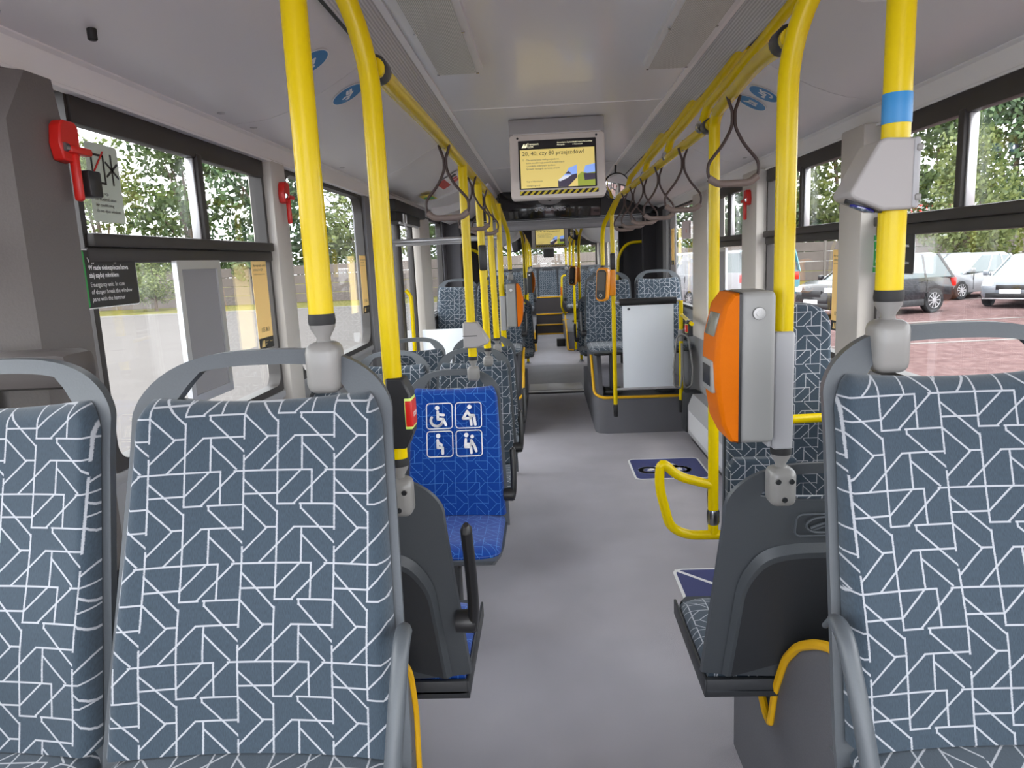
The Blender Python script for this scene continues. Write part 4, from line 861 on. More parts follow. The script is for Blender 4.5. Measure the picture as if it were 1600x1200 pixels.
def display(lab, x, y, z, s, stem):
    t = thing('ceiling_display', lab, 'display', (x, y, z)); X = Vector((1, 0, 0)); Y = Vector((0, .10, .995)); Z = X.cross(Y)
    mm = Matrix((X, Y, Z)).transposed().to_4x4(); mm.translation = Vector((x, y, z)); t.matrix_world = mm
    W, H = .52*s, .345*s
    b = MB(); b.prism(rrect(W, H, .02*s, 5), -.07, 0); o = b.build('case', mat('display_case', srgb(232, 224, 218), .45), t); bv = o.modifiers.new('round', 'BEVEL'); bv.width = .006; bv.segments = 2; bv.limit_method = 'ANGLE'
    b = MB(); b.prism(rrect(.425*s, .262*s, .004, 2, 0, .008*s), .0, .002); sc_ = b.build('screen', SCRK, t)
    def rect(x0, x1, y0, y1, z, m, nm): b = MB(); b.box(x0*s, x1*s, y0*s, y1*s, z, z+.0005); return b.build(nm, m, sc_, smooth=0)
    rect(-.203, .203, -.117, .090, .0022, SCRY, 'slide')
    text('20, 40, czy 80 przejazdów?', .0315*s, SCRK, sc_, -.192*s, .058*s, .0032, name='slide_title')
    for i, l in enumerate(('Oferujemy bilety wieloprzejazdowe,', 'które umożliwiają podróż do wybranych', 'i pomiędzy wybranymi strefami.', 'Sprawdź szczegóły na naszej stronie')): text(l, .0125*s, SCRD, sc_, -.172*s, (.030-.016*i)*s, .0032, name='slide_text')
    text('1', .016*s, SCRK, sc_, -.192*s, .029*s, .0032, name='slide_text'); text('Kup w biletomacie', .0115*s, SCRD, sc_, -.172*s, -.085*s, .0032, name='slide_text'); text('transportgzm.pl', .0115*s, SCRD, sc_, -.172*s, -.108*s, .0032, name='slide_text')
    text('Transport', .0155*s, SCRW, sc_, -.163*s, .114*s, .0032, name='logo_text'); text('GZM', .0155*s, SCRW, sc_, -.163*s, .099*s, .0032, name='logo_text')
    b = MB(); 
    for (q0) in (-.193, -.180): b.prism([((q0)*s, .100*s), ((q0+.012)*s, .122*s), ((q0+.017)*s, .122*s), ((q0+.017)*s, .108*s), ((q0+.010)*s, .100*s)], .0025, .003)
    b.build('logo', SCRW, sc_)
    text('Górnośląsko-Zagłębiowska', .0095*s, SCRW, sc_, .0*s, .118*s, .0032, name='logo_text'); text('Metropolia', .0095*s, SCRW, sc_, .0*s, .106*s, .0032, name='logo_text')
    text('Zarząd Transportu Metropolitalnego', .0095*s, SCRW, sc_, .085*s, .118*s, .0032, name='logo_text', sx=.75); text('w Katowicach', .0095*s, SCRW, sc_, .085*s, .106*s, .0032, name='logo_text')
    def poly(p, z, m, nm): b = MB(); b.prism([(q[0]*s, q[1]*s) for q in p], z, z+.0004); b.build(nm, m, sc_, smooth=0)
    poly([(0, -.085), (.045, -.045), (.06, -.018), (.105, -.002), (.105, -.117), (0, -.117)], .0028, SCRB, 'slide_photo')
    poly([(0, -.085), (.03, -.062), (.105, -.05), (.105, -.072), (.06, -.117), (0, -.117)], .0033, SCRD, 'slide_photo'); poly([(.0, -.08), (.035, -.058), (.075, -.056), (.05, -.072), (.01, -.088)], .0038, SCRH, 'slide_photo'); poly([(.055, -.117), (.105, -.07), (.105, -.117)], .0040, SCRY, 'slide_photo')
    poly([(.04, -.048), (.058, -.034), (.075, -.05)], .0038, SCRD, 'slide_photo')
    poly([(.108, -.06), (.14, -.045), (.15, -.01), (.175, -.004), (.203, .0), (.203, -.117), (.108, -.117)], .0028, SCRB, 'slide_photo'); poly([(.108, -.06), (.13, -.042), (.16, -.05), (.203, -.045), (.203, -.117), (.108, -.117)], .0033, SCRG, 'slide_photo'); poly([(.14, -.05), (.203, -.052), (.203, -.085), (.145, -.088)], .0038, SCRD, 'slide_photo')
    b = MB(); b.box(-.215*s, .215*s, -.011*s, .011*s, 0, .001); o = b.build('hazard_strip', STRP, t, smooth=0); o.location = (.005*s, -.143*s, .0005)
    for sx in (-1, 1): b = MB(); b.lathe([(.006*s, 0), (.006*s, .002), (.002, .0022)], (sx*.215*s, .153*s, 0), n=12); b.build('screw', BLK, t)
    b = MB(); b.box(-.24*s, .24*s, H/2, H/2+.004, -.075, .004, .0015); b.build('top_edge', CORN, t)
    b = MB(); b.box(-.26*s, .26*s, H/2+.002, H/2+stem, -.10, -.01, .004); b.build('hanger', mat('hanger_grey', srgb(176, 174, 175), .4), t)
    return t
display('large hanging information screen with a yellow slide and a hazard-striped edge', -.027, 4.08, 2.10, 1.0, .085)
display('small distant information screen above the rear aisle', -.02, 10.98, 1.93, 1.04, .22)
# ---- round mirrors
for (x, y, z, r, lab) in ((.50, 6.15, 2.16, .105, 'round black-rimmed mirror beside the hanging screen'), (.45, 11.9, 2.02, .15, 'round mirror at the start of the rear section'), (-.62, 11.9, 1.93, .20, 'large round mirror left of the rear aisle')):
    t = thing('round_mirror', lab, 'mirror', (x, y, z), math.radians(8 if x > 0 else -14))
    b = MB(); b.lathe([(r*1.0, .02), (r*1.06, .008), (r*1.06, -.008), (r*1.0, -.012)], (0, 0, 0), 'y', n=36); b.build('rim', BLK, t)
    b = MB(); b.lathe([(r*.97, -.013), (r*.8, -.014-r*.02), (r*.5, -.014-r*.045), (r*.2, -.014-r*.058), (.001, -.014-r*.06)], (0, 0, 0), 'y', n=36); b.build('mirror_glass', MIR, t, smooth=80); t.rotation_euler[0] = math.radians(7)
    b = MB(); b.tube([(0, .02, 0), (0, .05, r*.6), (0, .04, 2.33-z)], .009, 8); b.build('arm', BLK, t)
# ============================================================ signs, stickers, hammers, window posters
def plate(name, lab, cat, origin, xd, yd, poly, m, th=.001, group=None):
    b = MB(); b.prism(poly, -th, 0); o = b.build(name, m, smooth=0); face_frame(o, origin, xd, yd); return tag(o, lab, cat, group)
def layer(par, poly, m, z=.0005, name='print', th=.0004): b = MB(); b.prism(poly, z, z+th); return b.build(name, m, par, smooth=0)
XW = XL+.016   # inner glass faces (left), stickers sit just inside
def qr_poster(lab, x, y, z, side, num):
    xd = (0, 1, 0) if side < 0 else (0, -1, 0)
    o = plate('information_sticker', lab, 'sticker', (x, y, z), xd, (0, 0, 1), rrect(.15, .36, .004, 2), STY)
    layer(o, rrect(.15, .045, .003, 2, 0, -.158), BLK)
    for i, l in enumerate(('Aby rozpocząć podróż', 'zeskanuj kod QR')): text(l, .0135, BLK, o, -.062, .150-.017*i, .001)
    text('Scan QR code to start your journey', .0078, BLK, o, -.062, .117, .001)
    if num: text(num, .026, BLK, o, 0, -.112, .001, 'CENTER')
    layer(o, [(-.055, -.172), (-.043, -.145), (-.036, -.145), (-.036, -.172)], STY, .001); layer(o, [(-.036, -.172), (-.028, -.145), (-.02, -.145), (-.02, -.172)], STY, .001)
    text('Transport', .0085, STY, o, -.014, -.153, .001); text('GZM', .0085, STY, o, -.014, -.165, .001); text('Metropolia', .0085, STY, o, .034, -.156, .001, sx=.8)
    return o
qr_poster('yellow ticket sticker reading 175 863 on the near left window', XW, 2.87, 1.47, -1, '175 863')
qr_poster('yellow ticket sticker at the rear edge of the second left window', XW, 4.55, 1.49, -1, '175 863')
qr_poster('yellow ticket sticker on the right window behind the curved pole', XR-.014, 3.28, 1.40, 1, '175 863')
qr_poster('narrow yellow sticker on the far right window by the bellows', XR-.014, 7.45, 1.66, 1, '')
# emergency exit sign
def exit_sign(lab, x, y, z, side):
    xd = (0, 1, 0) if side < 0 else (0, -1, 0)
    o = plate('emergency_exit_sign', lab, 'sign', (x, y, z), xd, (0, 0, 1), rrect(.34, .15, .012, 4), WHT)
    layer(o, rrect(.334, .144, .010, 4), BLK); layer(o, rrect(.11, .144, .008, 3, -.112, 0), GRN, .0009)
    pl = rrect(.075, .10, .006, 3, -.112, 0); strokes([pl+[pl[0]]], .0022, z=.0014).build('print', WHT, o, smooth=0)
    strokes([[(-.125, -.03), (-.115, 0), (-.10, -.03)], [(-.13, .015), (-.115, .02), (-.10, .008)]], .004, z=.0014).build('print', WHT, o, smooth=0)
    for i, l in enumerate(('Wyjście ewakuacyjne.', 'W razie niebezpieczeństwa', 'zbij szybę młotkiem')): text(l, .0165, WHT, o, -.045, .042-.019*i, .0011, bold=.0004, sx=.95)
    for i, l in enumerate(('Emergency exit. In case', 'of danger break the window', 'pane with the hammer')): text(l, .0165, WHT, o, -.045, -.02-.018*i, .0011, sx=.95)
exit_sign('black and green emergency exit sign on the near left window', XW, 1.82, 1.60, -1)
exit_sign('black emergency exit sign on the near right window beside the pole', XR-.014, 2.80, 1.56, 1)
# grey picture frames hanging in the windows
def snap_frame(lab, x, y, z, w, h, side):
    t = thing('poster_frame', lab, 'frame', (x, y, z)); s = -side
    b = MB(); b.box(min(0, s*.008), max(0, s*.008), -w/2+.02, w/2-.02, .02, h-.02); b.build('back_sheet', mat('frame_sheet', srgb(140, 138, 140), .5), t)
    b = MB(); pw = .028
    for pl, in (([(-w/2, 0), (w/2, 0), (w/2-pw, pw), (-w/2+pw, pw)],), ([(-w/2, h), (w/2, h), (w/2-pw, h-pw), (-w/2+pw, h-pw)],), ([(-w/2, 0), (-w/2, h), (-w/2+pw, h-pw), (-w/2+pw, pw)],), ([(w/2, 0), (w/2, h), (w/2-pw, h-pw), (w/2-pw, pw)],)):
        b.prism(pl, min(-s*.002, s*.014), max(-s*.002, s*.014), 'x')
    b.build('frame', ALU, t)
snap_frame('empty grey poster frame with aluminium edges on the near left window', XL+.022, 2.33, 1.19, .30, .455, -1)
snap_frame('narrow grey poster frame on the far right window before the teal van', XR-.022, 5.33, 1.2, .22, .42, 1)
# red emergency hammers
def hammer(lab, x, y, z, side):
    t = thing('emergency_hammer', lab, 'hammer', (x, y, z)); s = -side; t.scale = (.8, .8, .8)
    b = MB(); b.prism([(-.035, .05), (-.045, .0), (-.035, -.045), (.01, -.05), (.04, -.03), (.045, .05), (.03, .065), (-.02, .065)], min(0, s*.035), max(0, s*.035), 'x'); o = b.build('holder', RED, t); bv = o.modifiers.new('round', 'BEVEL'); bv.width = .005; bv.segments = 2; bv.limit_method = 'ANGLE'
    b = MB(); b.box(min(s*.02, s*.045), max(s*.02, s*.045), .0, .022, -.155, -.02, .009); b.box(min(s*.02, s*.05), max(s*.02, s*.05), -.02, .075, -.025, -.003, .006); b.build('hammer_handle', RED, t)
    b = MB(); b.lathe([(.012, 0), (.014, .012), (.004, .03)], (s*.034, -.035, -.01), 'y', n=10); b.build('hammer_tip', CHR, t)
    return t
hammer('red emergency hammer in its holder on the near dark pillar', XL+.08, 1.635, 1.90, -1)
hammer('red emergency hammer on the light pillar after the first left window', XL+.045, 3.12, 1.92, -1)
hammer('red emergency hammer on the light pillar at the right windows', XR-.07, 4.50, 1.90, 1)
t = thing('small_camera', 'small black camera on the near dark pillar below the red hammer', 'camera', (XL+.095, 1.70, 1.82)); t.scale = (.8, .8, .8)
b = MB(); b.box(-.03, .025, -.03, .03, -.038, .038, .006); b.build('body', BLK, t)
b = MB(); b.lathe([(.014, .0), (.014, .016), (.010, .02)], (-.005, .03, .002), 'y', n=16); b.build('lens', BLK, t)
# small notices on glass
o = plate('window_notice', 'pale notice with a crossed-out sign and a star on the near left top window', 'sticker', (XW, 1.90, 1.845), (0, 1, 0), (0, 0, 1), rrect(.14, .20, .01, 3), mat('notice_pale', srgb(196, 205, 190), .6))
strokes([[(-.05, .0), (-.05, .07), (.0, .07), (.0, .0), (-.05, 0)], [(.035, .0), (.035, .075)], [(.01, .02), (.06, .055)], [(.01, .055), (.06, .02)]], .003).build('print', BLK, o, smooth=0)
strokes([[(-.06, .01), (.0, .08)]], .0025, z=.0016).build('print', RED, o, smooth=0)
for i, l in enumerate(('Klimatyzacja', 'nie otwierać okien', 'Air conditioning', 'do not open windows')): text(l, .012, BLK, o, -.055, -.03-.015*i, .001)
o = plate('window_notice', 'pale route notice high on the far right window', 'sticker', (XR-.014, 6.75, 1.80), (0, -1, 0), (0, 0, 1), rrect(.42, .16, .01, 3), mat('notice_pink', srgb(220, 205, 205), .6))
layer(o, rrect(.03, .09, .003, 2, .17, .01), BLK); layer(o, rrect(.02, .03, .003, 2, .0, -.01), RED)
# oval blue stickers on the ceiling coves
def cove_sticker(lab, d, y, side, kind, r=.068):
    z, a = cove_at(d); nrm = Vector((-side*math.sin(-a), 0, -math.cos(a)))
    xt = Vector((side*math.cos(a), 0, math.sin(a))); nn = Vector((0, -1, 0)).cross(xt)
    yd = Vector((0, 1, 0)) ; xd = yd.cross(nrm)
    o = plate('round_sticker', lab, 'sticker', (XC+side*d, y, z-.004), xd, yd, circ(r, n=36), WHT)
    layer(o, circ(r*.93, n=36), BLU); pictogram(kind, r*1.5, WHT, o, 0, 0, z=.001, sw=.05); return o
cove_sticker('round blue cyclist sticker on the left ceiling cove between the two poles', .80, 2.80, -1, 'walker')
cove_sticker('round blue sticker on the left ceiling cove behind the nearest pole', .80, 2.36, -1, 'cane')
cove_sticker('round blue wheelchair sticker on the right ceiling cove', .83, 3.13, 1, 'wheelchair')
cove_sticker('round blue pram sticker on the right ceiling cove beside the wheelchair one', .83, 3.30, 1, 'pram')
z, a = cove_at(.75)
o = plate('prohibition_sticker', 'white sticker with a red cross on the right cove at the top edge', 'sticker', (.72, 2.02, z-.010), (-.8, -.6, .45), (-.55, .8, .31), rrect(.17, .13, .02, 4), WHT)
strokes([[(-.05, -.02), (.05, .02)], [(-.05, .01), (0, .03)]], .008).build('print', BLK, o, smooth=0); strokes([[(-.05, .045), (.05, -.045)]], .003, z=.0018).build('print', RED, o, smooth=0)
z, a = cove_at(.80)
o = plate('warning_sticker', 'red and white warning sticker on the left cove above the door', 'sticker', (XC-.80, 5.75, z-.012), (0, -1, 0), (-1, 0, -.56), rrect(.42, .20, .01, 3), WHT)
layer(o, rrect(.40, .07, .006, 2, 0, .055), RED); layer(o, rrect(.12, .06, .006, 2, -.13, -.045), RED); layer(o, rrect(.10, .05, .006, 2, .12, -.045), BLK); layer(o, rrect(.08, .04, .006, 2, 0, -.045), RED)
o = plate('route_sticker', 'green and yellow strip sticker at the end of the left cove', 'sticker', (-1.03, 5.9, 2.125), (0, -1, 0), (-1, 0, -.18), rrect(.40, .09, .01, 3), mat('sticker_yellow2', srgb(220, 200, 40), .5)); layer(o, rrect(.2, .07, .01, 3, -.06, 0), GRN)
o = MB(); o.lathe([(.0212, -.022), (.0214, -.021), (.0214, .021), (.0212, .022)], (.424, 1.17, 1.80), n=24); o = tag(o.build('pole_sticker', BLU), 'blue sticker band wrapped around the nearest right pole', 'sticker')
# screw caps and a small black peg on the coves
for i, (d, y, s) in enumerate(((1.14, 1.45, -1), (1.14, 2.45, -1), (1.14, 2.72, -1), (1.14, 3.9, -1), (1.10, 2.62, 1), (1.10, 3.6, 1), (1.10, 4.4, 1))):
    z, a = cove_at(d); b = MB(); b.lathe([(.012, -.003), (.013, 0), (.005, -.0045)][::-1] + [], (XC+s*d, y, z-.001), n=14)
    tag(b.build('screw_cap', mat('cap_grey', srgb(190, 190, 192), .3)), 'small grey screw cap on the ceiling cove', 'screw cap', 'screw caps on the ceiling coves')
z, a = cove_at(1.05); b = MB(); b.lathe([(.010, 0), (.010, -.022), (.008, -.024)], (XC-1.05, 1.62, z), n=14); tag(b.build('rubber_peg', RUB), 'small black rubber peg under the left ceiling cove', 'peg')
# floor decals
def decal(lab, pts, kind):
    """pts: near-left, near-right, far-right, far-left"""
    (x0, y0), (x1, y1) = pts; o = plate('floor_decal', lab, 'floor marking', ((x0+x1)/2, (y0+y1)/2, .0035), (1, 0, 0), (0, 1, 0), rrect(x1-x0, y1-y0, .05, 5), WHT, .002)
    layer(o, rrect(x1-x0-.03, y1-y0-.03, .04, 5), NAVY)
    if kind == 'line':
        w_, h_ = (x1-x0)/2-.02, (y1-y0)/2-.02; strokes([[(-w_, h_), (w_, -h_*.3)]], .01, z=.001).build('print', WHT, o, smooth=0); pictogram('pram', .30, WHT, o, -.05, -.12, z=.001, sw=.035)
    else: pictogram(kind, .46, WHT, o, -.03, 0, z=.001, sw=.045)
decal('navy floor marking with a white bicycle before the right podium', ((.48, 5.00), (1.03, 5.53)), 'bike')
decal('navy floor marking with a diagonal white line, partly behind the turned-away seat', ((.475, 2.62), (1.03, 3.49)), 'line')
# dark box and vent on the left window ledge between the seats
b = MB(); b.box(XL, XL+.20, 1.80, 2.35, .86, .90, .01); o = b.build('ledge_vent', nodes_stripe('louvres', srgb(120, 120, 122), srgb(195, 195, 197), 0, 30)); tag(o, 'grey ribbed ledge vent below the near left window', 'vent')
b = MB(); b.box(-1.16, -.88, 1.50, 1.62, .60, .93, .03); tag(b.build('ledge_box', GREYD), 'dark plastic box between the two near left seats', 'box')
b = MB(); b.tube([(-1.24, 1.62, .66), (-.80, 1.30, .76)], .022, 12); b.tube([(-.98, 1.35, .55), (-.80, 1.35, .55)], .02, 10); tag(b.build('low_bar', YEL), 'yellow bar glimpsed low between the two near left seats', 'handrail')
b = MB(); b.box(-1.26, -1.0, 1.26, 1.36, 1.40, 1.47, .02); tag(b.build('ledge_bin', mat('dark_brown_plastic', srgb(84, 78, 76), .5)), 'dark box seen through the handle of the leftmost seat', 'box')
# ============================================================ outside: paving, fence, trees, parked vehicles
G = -.35
b = MB(); b.box(-90, -1.6, -25, 35, G-.3, G); struct(b.build('ground_paving', mat('pale_paving', srgb(96, 93, 91), 1, noise=.10, nscale=1.5, spec=0)))
b = MB(); b.box(-1.6, 4.5, -25, 45, G-.3, G-.01); b.box(4.5, 60, -25, 45, G-.3, G-.02)
GR = nodes_floor('reddish_paving', srgb(90, 72, 71), srgb(102, 84, 82), 6, 1, 0); struct(b.build('ground_parking', GR))
b = MB(); 
for (xa, ya, xb, yb) in ((4.5, 14.2, 40, 16.0), (4.5, 8.0, 26, 9.6), (5.5, 18, 30, 19.4), (5, 24.4, 30, 25.4), (3.2, 4.4, 20, 5.2)):
    d = Vector((xb-xa, yb-ya, 0)).normalized(); n_v = Vector((-d.y, d.x, 0))*.06
    b.add([(xa-n_v.x, ya-n_v.y, G-.018), (xb-n_v.x, yb-n_v.y, G-.018), (xb+n_v.x, yb+n_v.y, G-.018), (xa+n_v.x, ya+n_v.y, G-.018), (xa-n_v.x, ya-n_v.y, G-.012), (xb-n_v.x, yb-n_v.y, G-.012), (xb+n_v.x, yb+n_v.y, G-.012), (xa+n_v.x, ya+n_v.y, G-.012)], [(0,1,2,3),(4,5,6,7),(0,1,5,4),(1,2,6,5),(2,3,7,6),(3,0,4,7)])
struct(b.build('parking_lines', mat('line_white', srgb(120, 116, 113), .9, spec=0)))
b = MB(); b.box(-90, 60, 35.2, 130, G-.3, G+.02); struct(b.build('ground_verge', nodes_floor('dry_grass', srgb(84, 84, 46), srgb(106, 100, 66), 3, 1, 0)))
b = MB(); b.box(-90, -1.6, 35.0, 35.2, G-.3, G+.08); struct(b.build('kerb', mat('kerb', srgb(118, 115, 112), .8)))
# precast concrete panel fence: posts and slabs
CONC = mat('fence_concrete', srgb(92, 84, 80), .85, noise=.25, nscale=1.3); CONP = mat('fence_post', srgb(104, 98, 94), .85)
t = thing('panel_fence', 'long grey precast concrete panel fence along the far side of the car park', 'fence', (0, 42.5, G))
b = MB()
for i in range(60):
    x = -68+i*2.1
    for k in range(4): b.box(x, x+2.02, -.03, .03, .02+k*.55, .02+k*.55+.525, .015, seg=1)
b.build('slab_panels', CONC, t)
b = MB()
for i in range(61): b.box(-68+i*2.1-.10, -68+i*2.1+.02, -.09, .07, 0, 2.28, .01, seg=1)
o = b.build('posts', CONP, t)
# white industrial building behind the fence on the right
t = thing('warehouse', 'long white building with a red sign behind the fence on the right', 'building', (33, 62, G))
b = MB(); b.box(-20, 40, 0, 12, 0, 6.2); b.build('wall', mat('white_cladding', srgb(225, 225, 228), .6), t)
b = MB(); b.box(-20.2, 40.2, -.2, 12, 6.2, 6.6); b.build('roof_edge', mat('roof_grey', srgb(150, 150, 155), .6), t)
b = MB(); b.box(-3, 1.5, -.12, -.02, 3.4, 5.0, .02); b.build('sign', RED, t)
def leafmat(name, c1, c2):
    m = bpy.data.materials.new(name); m.use_nodes = True; n = m.node_tree; b = n.nodes['Principled BSDF']; g = n.nodes.new('ShaderNodeNewGeometry')
    r = n.nodes.new('ShaderNodeValToRGB'); r.color_ramp.elements[0].color = c1; r.color_ramp.elements[1].color = c2
    n.links.new(g.outputs['Random Per Island'], r.inputs[0]); n.links.new(r.outputs[0], b.inputs['Base Color']); b.inputs['Roughness'].default_value = .6
    tr = n.nodes.new('ShaderNodeBsdfTranslucent'); mx = n.nodes.new('ShaderNodeMixShader'); mx.inputs[0].default_value = .35; o = n.nodes['Material Output']
    n.links.new(r.outputs[0], tr.inputs['Color']); n.links.new(b.outputs[0], mx.inputs[1]); n.links.new(tr.outputs[0], mx.inputs[2]); n.links.new(mx.outputs[0], o.inputs[0]); return m
LEAFS = [leafmat('leaves_green', srgb(46, 64, 38), srgb(96, 114, 66)), leafmat('leaves_yellowish', srgb(66, 80, 44), srgb(122, 132, 78)), leafmat('leaves_dark', srgb(32, 54, 34), srgb(84, 108, 68))]
BARK = mat('bark', srgb(86, 74, 64), .9)
def crown(seed, n=5200, R=4.2, H=8.6):
    rnd = random.Random(seed); b = MB(); cl = []
    for i in range(26):
        a = rnd.uniform(0, 2*PI); h = rnd.uniform(1.6, H); rr = R*(1-abs(h-H*.45)/(H*.75))*rnd.uniform(.15, .85)
        cl.append((rr*math.cos(a), rr*math.sin(a), h, rnd.uniform(.9, 1.7)))
    for i in range(n):
        cx, cy, cz, cr_ = cl[rnd.randrange(26)]
        v = Vector((rnd.gauss(0, 1), rnd.gauss(0, 1), rnd.gauss(0, .8))).normalized()*cr_*rnd.uniform(.45, 1.0)**.5
        p = Vector((cx, cy, cz))+v; s = rnd.uniform(.10, .22); X = Vector((rnd.gauss(0, 1), rnd.gauss(0, 1), rnd.gauss(0, 1))).normalized(); Y = X.orthogonal().normalized()
        b.v += [tuple(p-X*s), tuple(p-Y*s*.6), tuple(p+X*s), tuple(p+Y*s*.6)]; k = len(b.v); b.f.append((k-4, k-3, k-2, k-1))
    return b, cl
tp = []
for kd in range(3):
    b, cl = crown(kd+3); cr_o = b.build('crown', LEAFS[kd], smooth=0); tb = MB(); tb.tube([(0, 0, 0), (.05, 0, 1.5), (0, .1, 3.2), (.1, 0, 6.5)], [.24, .2, .16, .05], 9)
    for c in cl[:9]: tb.tube([(.02, .03, min(2.0, c[2]*.6)), (c[0]*.5, c[1]*.5, c[2]*.8), (c[0], c[1], c[2])], [.09, .05, .02], 6)
    to = tb.build('trunk', BARK); tp.append((cr_o, to))
used = [0, 0, 0]
def tree(lab, x, y, s, kd, rz):
    t = thing('tree', lab, 'tree', (x, y, G), rz, 'leafy trees around the car park'); t.scale = (s, s, s)
    for o in tp[kd]:
        q = o if not used[kd] else o.copy()
        if used[kd]: COL.objects.link(q)
        q.parent = t
    used[kd] = 1
tl = [(-47, 47, 1.35), (-40, 45.5, 1.2), (-33.5, 47, 1.3), (-28, 45, 1.1), (-23, 46.5, 1.3), (-17.5, 45.5, 1.15), (-12, 47, 1.1), (-6.5, 47, .8), (-1.5, 49, .9), (3, 47, .8), (8, 47, 1.0), (13, 45.5, 1.2), (18.5, 46.5, 1.25), (24, 45.2, 1.1), (29, 47, 1.3), (35, 45.5, 1.2), (41, 47, 1.35), (47, 46, 1.2), (21.5, 38.5, .78), (33, 37.5, .85), (-36, 39.2, .5), (-22, 39.6, .42), (-55, 47, 1.3)]
ORD = ['first', 'second', 'third', 'fourth', 'fifth', 'sixth', 'seventh', 'eighth', 'ninth', 'tenth']
for i, (x, y, s) in enumerate(tl):
    if i >= 18 and i < 20: lab = 'tree standing before the fence among the parked cars, ' + ('left one' if i == 18 else 'right one')
    elif i >= 20 and i < 22: lab = 'low bushy shrub before the fence in the near left window, ' + ('left one' if i == 20 else 'right one')
    else:
        lab = 'leafy tree behind the fence, ' + (ORD[i] + ' from the left window corner' if i < 9 else (ORD[i-9] + ' to the right of the back window' if i < 18 else 'at the far left end of the row'))
    tree(lab, x, y, s, (i*2+1) % 3, i*1.3)
# ---- vehicles
CGLASS = mat('car_glass', srgb(96, 106, 108), .12, spec=.4); TYRE = mat('tyre', srgb(34, 34, 36), .8); RIMM = mat('alloy_rim', srgb(205, 205, 208), .3, metal=.6); LAMP = mat('lamp_glass', srgb(225, 230, 235), .08, coat=1); TAIL = mat('tail_lamp', srgb(190, 30, 28), .2)
def wheel(par, x, y, r=.33, w=.22, side=1):
    t = bpy.data.objects.new('wheel', None); COL.objects.link(t); t.parent = par; t.location = (x, y, r)
    b = MB(); b.lathe([(r*.62, -w/2), (r*.93, -w/2), (r, -w/2+.04), (r, w/2-.04), (r*.93, w/2), (r*.62, w/2)], (0, 0, 0), 'y', n=28); b.build('tyre', TYRE, t)
    b = MB(); b.lathe([(r*.66, w/2-.02), (r*.62, w/2+.004), (r*.58, w/2-.01)], (0, 0, 0), 'y', n=24)
    for k in range(10): 
        a = 2*PI*k/10; b.box(.03, r*.62, -.0, .012, -.016, .016, M=Matrix.Rotation(a, 4, 'Y') @ Matrix.Translation((0, w/2-.01, 0)))
    b.lathe([(.05, w/2-.02), (.05, w/2+.006)], (0, 0, 0), 'y', n=12); b.build('rim', RIMM, t)
    b = MB(); b.lathe([(r*.6, w/2-.05), (r*.6, w/2-.04)], (0, 0, 0), 'y', n=20); b.build('hub_backing', BLK, t)
    if side < 0: t.rotation_euler = (0, 0, PI)
